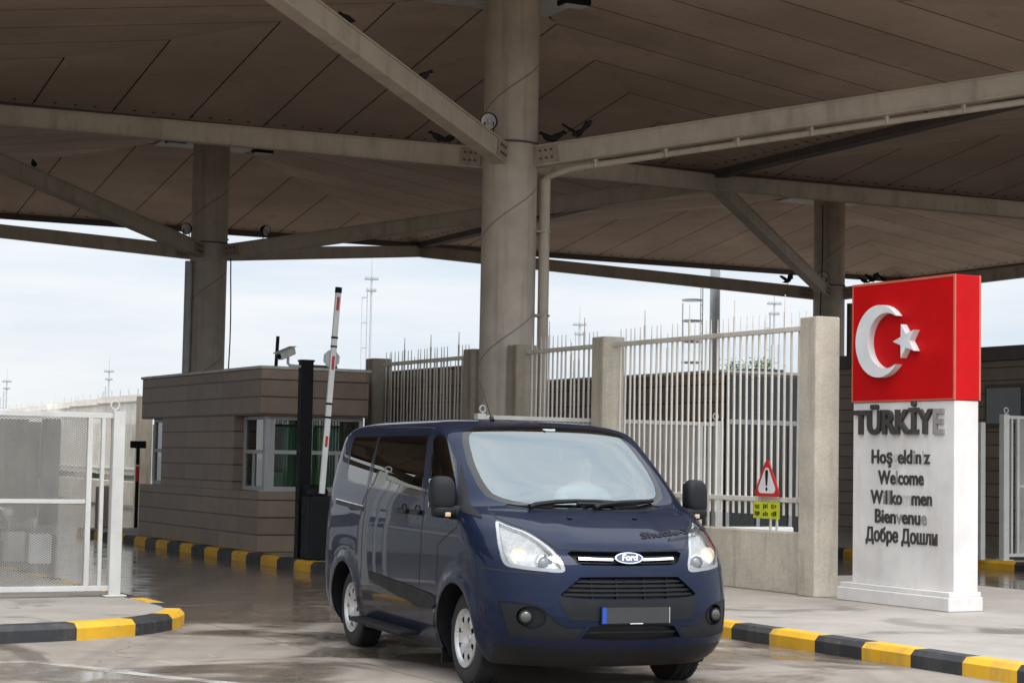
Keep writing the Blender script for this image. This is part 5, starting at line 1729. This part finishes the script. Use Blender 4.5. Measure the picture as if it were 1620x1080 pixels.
for s in (1, -1): ribbon('rail_glint', [XZ(3.45, 1.240), XZ(3.9, 1.260), XZ(4.34, 1.280)], 0.008, M['chrome'], off=0.008, thick=0.01, sides=(s,))  # thin bright strip stands in for the reflection line along the rail
for s in (1, -1):
    for x in (2.33, 1.99):
        v = Vector(VS(*XZ(x, 1.235)))
        m = MB(); m.box(VP(v.x, (v.y + 0.018) * s, v.z), (0.20, 0.030, 0.040)); hd = m.build('door_handle', M['trim_black'], van, bevel=0.012)
        m = MB(); m.lathe([(0.062, -0.002), (0.05, -0.016), (0.0, -0.020)], axes(VP(v.x, (v.y + 0.004) * s, v.z - 0.004), (1, 0, 0), (0, 0, 1), (0, -s, 0)), 16); m.build('handle_recess', M['trim_black'], hd, smooth=True)
# lettering on the bonnet, wrapped onto the sheet
def wrap_text(txt, size, y0, z0, slope, lean, mat, bold=0.0):
    vv, ff = text_mesh(txt, 1.0, 0.0, bold)
    bm = bmesh.new()
    vl = [bm.verts.new(v) for v in vv]
    for f in ff:
        try: bm.faces.new([vl[i] for i in f])
        except ValueError: pass
    bmesh.ops.triangulate(bm, faces=bm.faces)
    bmesh.ops.subdivide_edges(bm, edges=[e for e in bm.edges if e.calc_length() > 0.12], cuts=2, use_grid_fill=True)
    bm.verts.index_update()
    out = []
    for v in bm.verts:
        y = y0 + v.co.x * size + v.co.y * size * lean
        z = z0 + slope * (y - y0) + v.co.y * size * 0.40
        q = q_of_z(z)
        lo, hi = 0.0, 1.0
        for _ in range(30):
            k = (lo + hi) / 2
            if VS(k, q)[1] < y: lo = k
            else: hi = k
        s3 = Vector(VS(lo, q)); n_ = vnormal(lo, q)
        o_ = s3 + n_ * 0.006
        out.append(VP(o_.x, o_.y, o_.z))
    fs = [tuple(v.index for v in f.verts) for f in bm.faces]
    bm.free()
    m = MB(); m.add(out, fs)
    return m.build('lettering', mat, van)
M['vinyl'] = mat_plain('dark vinyl lettering', (0.002, 0.002, 0.003), 0.8)
wrap_text('Shuttle-Service', 0.130, 0.175, 1.105, 0.075, 0.10, M['vinyl'], 0.03)
wrap_text('Automeile', 0.075, 0.38, 1.085, 0.085, 0.10, M['vinyl'])
# wipers
def spt(p, q, h, s=1):
    v = Vector(VS(p, q)) + vnormal(p, q) * h
    return VP(v.x, v.y * s, v.z)
m = MB()
m.tube([spt(.30, .409, .02, -1), spt(.26, .418, .03, -1), spt(.16, .430, .035, -1), spt(.02, .436, .035, -1)], [.022, .020, .017, .014], 8)
wp = m.build('wiper', M['trim_black'], van, smooth=True)
m = MB(); m.tube([spt(.155, .4395, .022, -1), spt(.05, .4415, .024, -1), spt(.06, .441, .024), spt(.16, .438, .022)], .017, 6); m.build('wiper_blade', M['trim_black'], wp, smooth=True)
m = MB()
m.tube([spt(.02, .407, .02, 1), spt(.06, .418, .03), spt(.18, .430, .035), spt(.34, .440, .035)], [.022, .020, .017, .014], 8)
wp = m.build('wiper', M['trim_black'], van, smooth=True)
m = MB(); m.tube([spt(.05, .427, .024, -1), spt(.05, .4265, .024), spt(.17, .429, .022), spt(.27, .4345, .022), spt(.37, .449, .020)], .017, 6); m.build('wiper_blade', M['trim_black'], wp, smooth=True)
for s in (1, -1):
    m = MB(); c_ = spt(.17, .352, .004, s); m.box(c_, (0.03, 0.035, 0.012)); m.build('washer_jet', M['trim_black'], van, bevel=0.004)
# door mirrors
def rounded(cx, cy, cz, sx, sy, sz, e=3.2, nu=20, nv=14):
    vs = []; fs = []
    def sp(c_, k): return math.copysign(abs(c_) ** (2 / k), c_)
    for j in range(nv + 1):
        b = -PI / 2 + PI * j / nv
        for i in range(nu):
            a = 2 * PI * i / nu
            vs.append((cx + sx * sp(math.cos(b), e) * sp(math.cos(a), e), cy + sy * sp(math.cos(b), e) * sp(math.sin(a), e), cz + sz * sp(math.sin(b), e)))
    for j in range(nv):
        for i in range(nu): fs.append((j * nu + i, j * nu + (i + 1) % nu, (j + 1) * nu + (i + 1) % nu, (j + 1) * nu + i))
    return vs, fs
for s in (1, -1):
    vs, fs = rounded(1.15, 1.058 * -s, 1.395, 0.080, 0.094, 0.135)
    vs = [(x + 0.10 * (z - 1.39) + 0.10 * (abs(y) - 1.05), y, z) for x, y, z in vs]
    m = MB(); m.add(vs, fs); mr_ = m.build('door_mirror', M['trim'], van, smooth=True)
    vs, fs = rounded(1.135, 1.035 * -s, 1.265, 0.070, 0.105, 0.048)
    m = MB(); m.add(vs, fs); m.build('mirror_foot', M['trim'], mr_, smooth=True)
    m = MB(); m.tube([(1.14, 1.00 * -s, 1.26), (1.11, 0.93 * -s, 1.26), (1.07, 0.88 * -s, 1.25)], [0.05, 0.055, 0.06], 10); m.build('mirror_arm', M['trim'], mr_, smooth=True)
    m = MB(); m.box((1.070, 1.035 * -s, 1.245), (0.02, 0.045, 0.035)); m.build('mirror_indicator', M['amber'], mr_, bevel=0.008)
    m = MB(); m.box((1.236, 1.06 * -s, 1.40), (0.006, 0.145, 0.21)); m.build('mirror_glass', M['chrome'], mr_, bevel=0.002)
# roof aerial
m = MB(); m.cyl((2.25, 0.25, 1.98), (2.55, 0.25, 2.30), 0.006, 0.003, 6); m.cyl((2.24, 0.25, 1.975), (2.27, 0.25, 2.005), 0.02, n=8)
m.build('aerial', M['trim_black'], van, smooth=True)
# wheels and wheel houses
wheel0 = None
for wx, wz in WHEELS:
    for s in (-1, 1):
        # liner
        m = MB(); nseg = 24; vs = []
        for i in range(nseg + 1):
            a = PI + 0.45 - (PI + 0.9) * i / nseg
            x, z = wx + 0.402 * math.cos(a), wz + 0.402 * math.sin(a)
            yo = VS(*XZ(x, max(0.21, z)))[1] - 0.002
            vs += [VP(x, yo * s, z), VP(x, 0.52 * s, z)]
        m.add(vs, [(2 * i, 2 * i + 2, 2 * i + 3, 2 * i + 1) for i in range(nseg)])
        vi = [VP(wx + 0.402 * math.cos(PI + 0.45 - (PI + 0.9) * i / nseg), 0.52 * s, wz + 0.402 * math.sin(PI + 0.45 - (PI + 0.9) * i / nseg)) for i in range(nseg + 1)]
        m.add(vi, [tuple(range(nseg + 1))])
        m.build('wheel_house', M['trim_black'], van, smooth=True)
        # wheel
        yc = 0.80
        if wheel0 is None:
            w_ = bpy.data.objects.new('wheel', None); COL.objects.link(w_); w_.parent = van
            W = Matrix.Rotation(-PI / 2, 4, 'X')                       # lathe axis (z) -> +y
            m = MB()
            m.lathe([(0.215, -0.098), (0.255, -0.108), (0.305, -0.106), (0.328, -0.092), (0.338, -0.06), (0.340, 0.0), (0.338, 0.06), (0.328, 0.092), (0.305, 0.106), (0.255, 0.108), (0.215, 0.098)], W, 56)
            ty = m.build('tyre', M['rubber'], w_, smooth=True)
            m = MB()
            for i in range(60):
                a = 2 * PI * i / 60
                for zz, tw in ((-0.068, 0.035), (0.0, 0.05), (0.068, 0.035)):
                    m.box(Vector((0.3405 * math.cos(a), zz, 0.3405 * math.sin(a))), (0.006, tw, 0.024), Matrix.Rotation(-a, 3, 'Y'))
            m.build('tread', M['rubber'], ty)
            m = MB()
            m.lathe([(0.218, 0.100), (0.214, 0.112), (0.200, 0.106), (0.186, 0.088)], W, 56)
            # spoked cover: a dished disc with ten windows near its rim
            na = 120; rad = [0.0, 0.03, 0.055, 0.075, 0.10, 0.125, 0.145, 0.165, 0.186]
            hh = [0.070, 0.070, 0.066, 0.078, 0.090, 0.098, 0.099, 0.096, 0.088]
            vs = []; fs = []
            for r, h in zip(rad, hh):
                for i in range(na):
                    a = 2 * PI * i / na
                    vs.append(W @ Vector((r * math.cos(a), r * math.sin(a), h)))
            for k in range(len(rad) - 1):
                for i in range(na):
                    ph = (i % 15) / 15
                    if k in (5, 6) and 0.36 < ph < 0.72: continue
                    if k in (4,) and 0.48 < ph < 0.60: continue
                    fs.append((k * na + i, k * na + (i + 1) % na, (k + 1) * na + (i + 1) % na, (k + 1) * na + i))
            m.add(vs, fs)
            m.build('wheel_cover', M['silver'], w_, smooth=True)
            m = MB(); m.lathe([(0.0, 0.055), (0.20, 0.055), (0.212, 0.095)], W, 40); m.build('wheel_disc', M['trim_black'], w_, smooth=True)
            m = MB(); m.lathe([(0.0, 0.0745), (0.022, 0.0735), (0.026, 0.0690)], W, 20); m.build('hub_cap', M['silver'], w_, smooth=True)
            wheel0 = w_
        else:
            w_ = copy_tree(wheel0, van)
        w_.location = VP(wx, yc * s, 0.337)
        w_.rotation_euler = (0, 0.37 * (wx + s), 0 if s == -1 else PI)
        if s == -1: pass
# mud flaps and the side step
for s in (1, -1):
    m = MB(); m.box(VP(1.475, 0.82 * s, 0.235), (0.018, 0.20, 0.25)); m.build('mud_flap', M['trim_black'], van)
    m = MB(); m.box(VP(2.72, 0.985 * s, 0.285), (1.42, 0.20, 0.035)); m.build('side_step', M['trim'], van, bevel=0.01)
# interior
m = MB()
m.add([VP(x, y, z) for y in (-0.86, 0.86) for x, z in ((1.02, 1.235), (1.30, 1.245), (1.48, 1.20), (1.55, 1.05), (1.50, 0.70), (1.20, 0.70))],
      [(0, 1, 7, 6), (1, 2, 8, 7), (2, 3, 9, 8), (3, 4, 10, 9), (4, 5, 11, 10), (5, 0, 6, 11), (0, 5, 4, 3, 2, 1), (6, 7, 8, 9, 10, 11)])
m.build('dashboard', M['dash'], van)
m = MB(); m.box((3.0, 0, 0.42), (3.4, 1.75, 0.06)); m.build('cabin_floor', M['cloth'], van)
def seat(x, y, w_):
    r_ = bpy.data.objects.new('seat', None); COL.objects.link(r_); r_.parent = van; r_.location = VP(x, y, 0)
    m = MB(); m.add(*rounded(0, 0, 0.80, 0.26, w_ / 2, 0.09)); m.box((0, 0, 0.58), (0.40, w_ * 0.8, 0.28)); m.build('cushion', M['cloth'], r_, smooth=True)
    vs, fs = rounded(0.27, 0, 1.16, 0.075, w_ / 2 * 0.95, 0.34)
    m = MB(); m.add([(a + (b_z - 0.85) * 0.25, b, b_z) for a, b, b_z in vs], fs); m.build('backrest', M['cloth'], r_, smooth=True)
    for k in ((0,) if w_ < 0.7 else (-0.24, 0.24)):
        vs, fs = rounded(0.41, k, 1.58, 0.055, 0.13, 0.085)
        m = MB(); m.add(vs, fs); m.build('headrest', M['cloth'], r_, smooth=True)
seat(1.98, 0.46, 0.52); seat(1.98, -0.38, 0.95)
seat(2.95, 0.0, 1.5); seat(3.85, 0.0, 1.5)
sw = MB()
SWM = axes(VP(1.58, 0.46, 1.16), (0, 1, 0), Vector((0.50, 0, 0.87)).normalized(), Vector((0.87, 0, -0.50)).normalized())
sw.lathe([(0.19 + 0.016 * math.cos(a * PI / 4), 0.016 * math.sin(a * PI / 4)) for a in range(9)], SWM, 36)
sw.box(SWM @ Vector((0, 0, 0.02)), (0.10, 0.14, 0.05)); sw.box(SWM @ Vector((0, 0, 0.01)), (0.02, 0.36, 0.035))
sw.cyl(SWM @ Vector((0, 0, 0)), VP(1.40, 0.46, 1.08), 0.03, n=10)
sw.build('steering_wheel', M['trim_black'], van, smooth=True)
m = MB(); m.box(VP(1.76, 0.0, 1.80), (0.03, 0.26, 0.075)); m.cyl(VP(1.76, 0, 1.83), VP(1.72, 0, 1.90), 0.012, n=6); m.build('inside_mirror', M['trim_black'], van, bevel=0.01)
m = MB(); m.box(spt(.04, .690, -.008), (0.03, 0.10, 0.022)); m.build('toll_sticker', M['lampwhite'], van)
# headlining
m = MB(); m.box(VP(3.15, 0, 1.885), (2.4, 1.40, 0.03)); m.build('headlining', mat_plain('pale headlining', (0.42, 0.42, 0.41), 0.9), van, bevel=0.01)

# ------------------------------------------------------------------ the driver (on the van's left), one continuous skinned body
def skin_body(name, verts, edges, radii, root, mat, sub=2):
    me = bpy.data.meshes.new(name)
    me.from_pydata(verts, edges, [])
    o = bpy.data.objects.new(name, me); COL.objects.link(o)
    md = o.modifiers.new('skin', 'SKIN'); md.use_smooth_shade = True
    for i, r in enumerate(radii):
        sv_ = me.skin_vertices[0].data[i]
        sv_.radius = (r, r) if not isinstance(r, tuple) else r
        sv_.use_root = (i == root)
    if sub:
        sb = o.modifiers.new('sub', 'SUBSURF'); sb.levels = sub; sb.render_levels = sub
    bpy.context.view_layer.update()
    dg = bpy.context.evaluated_depsgraph_get()
    nm = bpy.data.meshes.new_from_object(o.evaluated_get(dg))
    o.modifiers.clear(); o.data = nm
    bpy.data.meshes.remove(me)
    nm.materials.clear(); nm.materials.append(mat)
    nm.polygons.foreach_set('use_smooth', [True] * len(nm.polygons))
    return o
M['skin'] = mat_plain('skin', (0.50, 0.31, 0.22), 0.5)
M['shirt'] = mat_plain('pale shirt', (0.42, 0.44, 0.47), 0.8)
M['hair'] = mat_plain('dark hair', (0.02, 0.015, 0.012), 0.6)
drv = thing('person', 'driver in a pale shirt sitting behind the windscreen, both hands on the steering wheel', 'person', (VX, VY, 0), VYAW + PI / 2)
Y0 = -0.46
hx = 2.02
V_, E_, R_s = [], [], []
def vtx(p, r, par=None):
    V_.append(p); R_s.append(r)
    if par is not None: E_.append((par, len(V_) - 1))
    return len(V_) - 1
pel = vtx((hx, Y0, 0.96), (0.15, 0.11)); wst = vtx((hx + 0.03, Y0, 1.10), (0.14, 0.10), pel); ch = vtx((hx + 0.03, Y0, 1.28), (0.165, 0.11), wst)
shm = vtx((hx + 0.02, Y0, 1.40), (0.13, 0.085), ch); nk = vtx((hx, Y0, 1.50), 0.056, shm)
hd0 = vtx((hx - 0.01, Y0, 1.575), (0.072, 0.085), nk); hd1 = vtx((hx - 0.015, Y0, 1.655), (0.080, 0.098), hd0); hd2 = vtx((hx, Y0, 1.73), (0.060, 0.075), hd1)
hands = []
for s in (-1, 1):
    sh_ = vtx((hx + 0.0, Y0 + s * 0.19, 1.38), 0.068, shm)
    el = vtx((hx - 0.17, Y0 + s * 0.25, 1.15), 0.047, sh_)
    wr = vtx((1.67, Y0 + s * 0.185, 1.20), 0.030, el)
    hp = vtx((1.605, Y0 + s * 0.180, 1.225), (0.030, 0.018), wr); kn = vtx((1.57, Y0 + s * 0.180, 1.235), (0.034, 0.016), hp)
    for f in range(4):
        dz = (f - 1.5) * 0.021
        f1 = vtx((1.548, Y0 + s * (0.196 + 0.002 * f), 1.242 + dz), 0.0088, kn)
        f2 = vtx((1.548, Y0 + s * (0.224 - 0.002 * f), 1.236 + dz), 0.0080, f1)
        vtx((1.570, Y0 + s * (0.232 - 0.003 * f), 1.230 + dz), 0.0072, f2)
    t1 = vtx((1.590, Y0 + s * 0.158, 1.252), 0.010, hp); vtx((1.562, Y0 + s * 0.160, 1.262), 0.0088, t1)
    hip = vtx((hx - 0.05, Y0 + s * 0.10, 0.93), 0.095, pel); kne = vtx((1.66, Y0 + s * 0.14, 0.98), 0.062, hip); ank = vtx((1.58, Y0 + s * 0.13, 0.60), 0.042, kne); vtx((1.44, Y0 + s * 0.13, 0.56), 0.038, ank)
bodym = skin_body('body', V_, E_, R_s, 0, M['skin'], 2)
# shirt: the same surface a little larger, without head, hands and legs
bodym.parent = drv
vs = []; fs = []; keep = {}
for p_ in bodym.data.polygons:
    c_ = p_.center
    if c_.z < 1.47 and c_.z > 0.94 and c_.x > 1.70 and not (c_.z < 1.03 and c_.x < 1.9):
        f_ = []
        for i in p_.vertices:
            if i not in keep:
                keep[i] = len(vs); v = bodym.data.vertices[i]; vs.append(v.co + v.normal * 0.009)
            f_.append(keep[i])
        fs.append(tuple(f_))
m = MB(); m.add(vs, fs); m.build('shirt', M['shirt'], drv, smooth=True, angle=80)
m = MB(); vs, fs = rounded(hx + 0.012, Y0, 1.70, 0.104, 0.088, 0.085, 2.2)
m.add([(x, y, z) for x, y, z in vs], [f for f in fs]); 
m2 = MB(); keepf = [f for f in fs if sum(vs[i][0] for i in f) / 4 > hx - 0.055 or sum(vs[i][2] for i in f) / 4 > 1.735]
m2.add(vs, keepf); m2.build('hair', M['hair'], drv, smooth=True, angle=80)
m = MB()
fx = hx - 0.108
m.add(*rounded(fx - 0.004, Y0, 1.625, 0.020, 0.013, 0.026, 2.0, 10, 8))
for s in (-1, 1): m.add(*rounded(hx + 0.015, Y0 + s * 0.083, 1.635, 0.020, 0.009, 0.032, 2.0, 10, 8))
m.build('nose_and_ears', M['skin'], drv, smooth=True, angle=80)
m = MB()
for s in (-1, 1): m.add(*rounded(fx + 0.016, Y0 + s * 0.031, 1.655, 0.010, 0.012, 0.008, 2.0, 10, 8))
m.build('eyes', M['hair'], drv, smooth=True)
m = MB(); m.add(*rounded(fx + 0.020, Y0, 1.578, 0.008, 0.024, 0.006, 2.0, 10, 6)); m.build('mouth', mat_plain('lips', (0.35, 0.13, 0.11), 0.5), drv, smooth=True)
m = MB(); m.add(*rounded(hx + 0.02, Y0, 0.86, 0.05, 0.15, 0.04)); 

# ------------------------------------------------------------------ the silver car behind the left gate
car = thing('parked_car', 'silver car behind the mesh of the left gate, only its bonnet reaching into the picture', 'car', (-6.86, 26.0, FZ), 0.10)
M['car_silver'] = mat_plain('silver car paint', (0.50, 0.50, 0.50), 0.25, 0.6, 0.05, coat=1.0)
prof = [(0.0, 0.30), (-0.02, 0.55), (0.06, 0.72), (0.25, 0.84), (0.95, 0.98), (1.75, 1.40), (2.3, 1.47), (3.1, 1.42), (3.75, 1.02), (4.1, 0.95), (4.2, 0.55), (4.15, 0.30)]
def car_sec(y):
    k = abs(y) / 0.86
    return [(x + 0.16 * k ** 3 * (1 if x < 0.5 else 0), z - 0.05 * k ** 2 - (0.03 if z > 1 else 0) * k) for x, z in prof]
ys_ = [-0.86, -0.80, -0.6, -0.3, 0, 0.3, 0.6, 0.80, 0.86]
vs = []
for y in ys_:
    for x, z in car_sec(y):
        yy = y * (1 - 0.22 * max(0, z - 0.95) / 0.5)
        vs.append((-x, yy, z))
npf = len(prof)
fs = [(j * npf + i, j * npf + i + 1, (j + 1) * npf + i + 1, (j + 1) * npf + i) for j in range(len(ys_) - 1) for i in range(npf - 1)]
fs += [tuple(range(npf)), tuple((len(ys_) - 1) * npf + i for i in range(npf))]
m = MB(); m.add(vs, fs); m.build('body', M['car_silver'], car, smooth=True, angle=35)
m = MB(); m.add([(-1.02, -0.68, 1.03), (-1.70, -0.62, 1.39), (-1.70, 0.62, 1.39), (-1.02, 0.68, 1.03)], [(0, 1, 2, 3)])
for p_ in m.v: pass
m.v = [(x, y, z + 0.015) for x, y, z in m.v]
m.build('windscreen', M['dark_pane'], car)
for sgy in (-1, 1):
    m = MB(); m.add([(-1.35, 0.815 * sgy, 1.0), (-1.85, 0.70 * sgy, 1.34), (-3.0, 0.70 * sgy, 1.33), (-3.5, 0.80 * sgy, 1.02)], [(0, 1, 2, 3)])
    m.build('side_window', M['dark_pane'], car)
    m = MB(); m.add(*rounded(-0.13, 0.62 * sgy, 0.66, 0.13, 0.15, 0.07)); m.build('headlight', M['lampwhite'], car, smooth=True)
    m = MB(); m.add(*rounded(-0.06, 0.70 * sgy, 0.55, 0.05, 0.06, 0.03)); m.build('indicator', M['amber'], car, smooth=True)
    for x in (-0.78, -3.35):
        m = MB(); m.cyl((x, 0.70 * sgy, 0.31), (x, 0.885 * sgy, 0.31), 0.31, n=32); wh = m.build('wheel', M['rubber'], car, bevel=0.03)
        m = MB(); m.cyl((x, 0.80 * sgy, 0.31), (x, 0.895 * sgy, 0.31), 0.20, n=24); m.build('rim', M['silver'], wh)
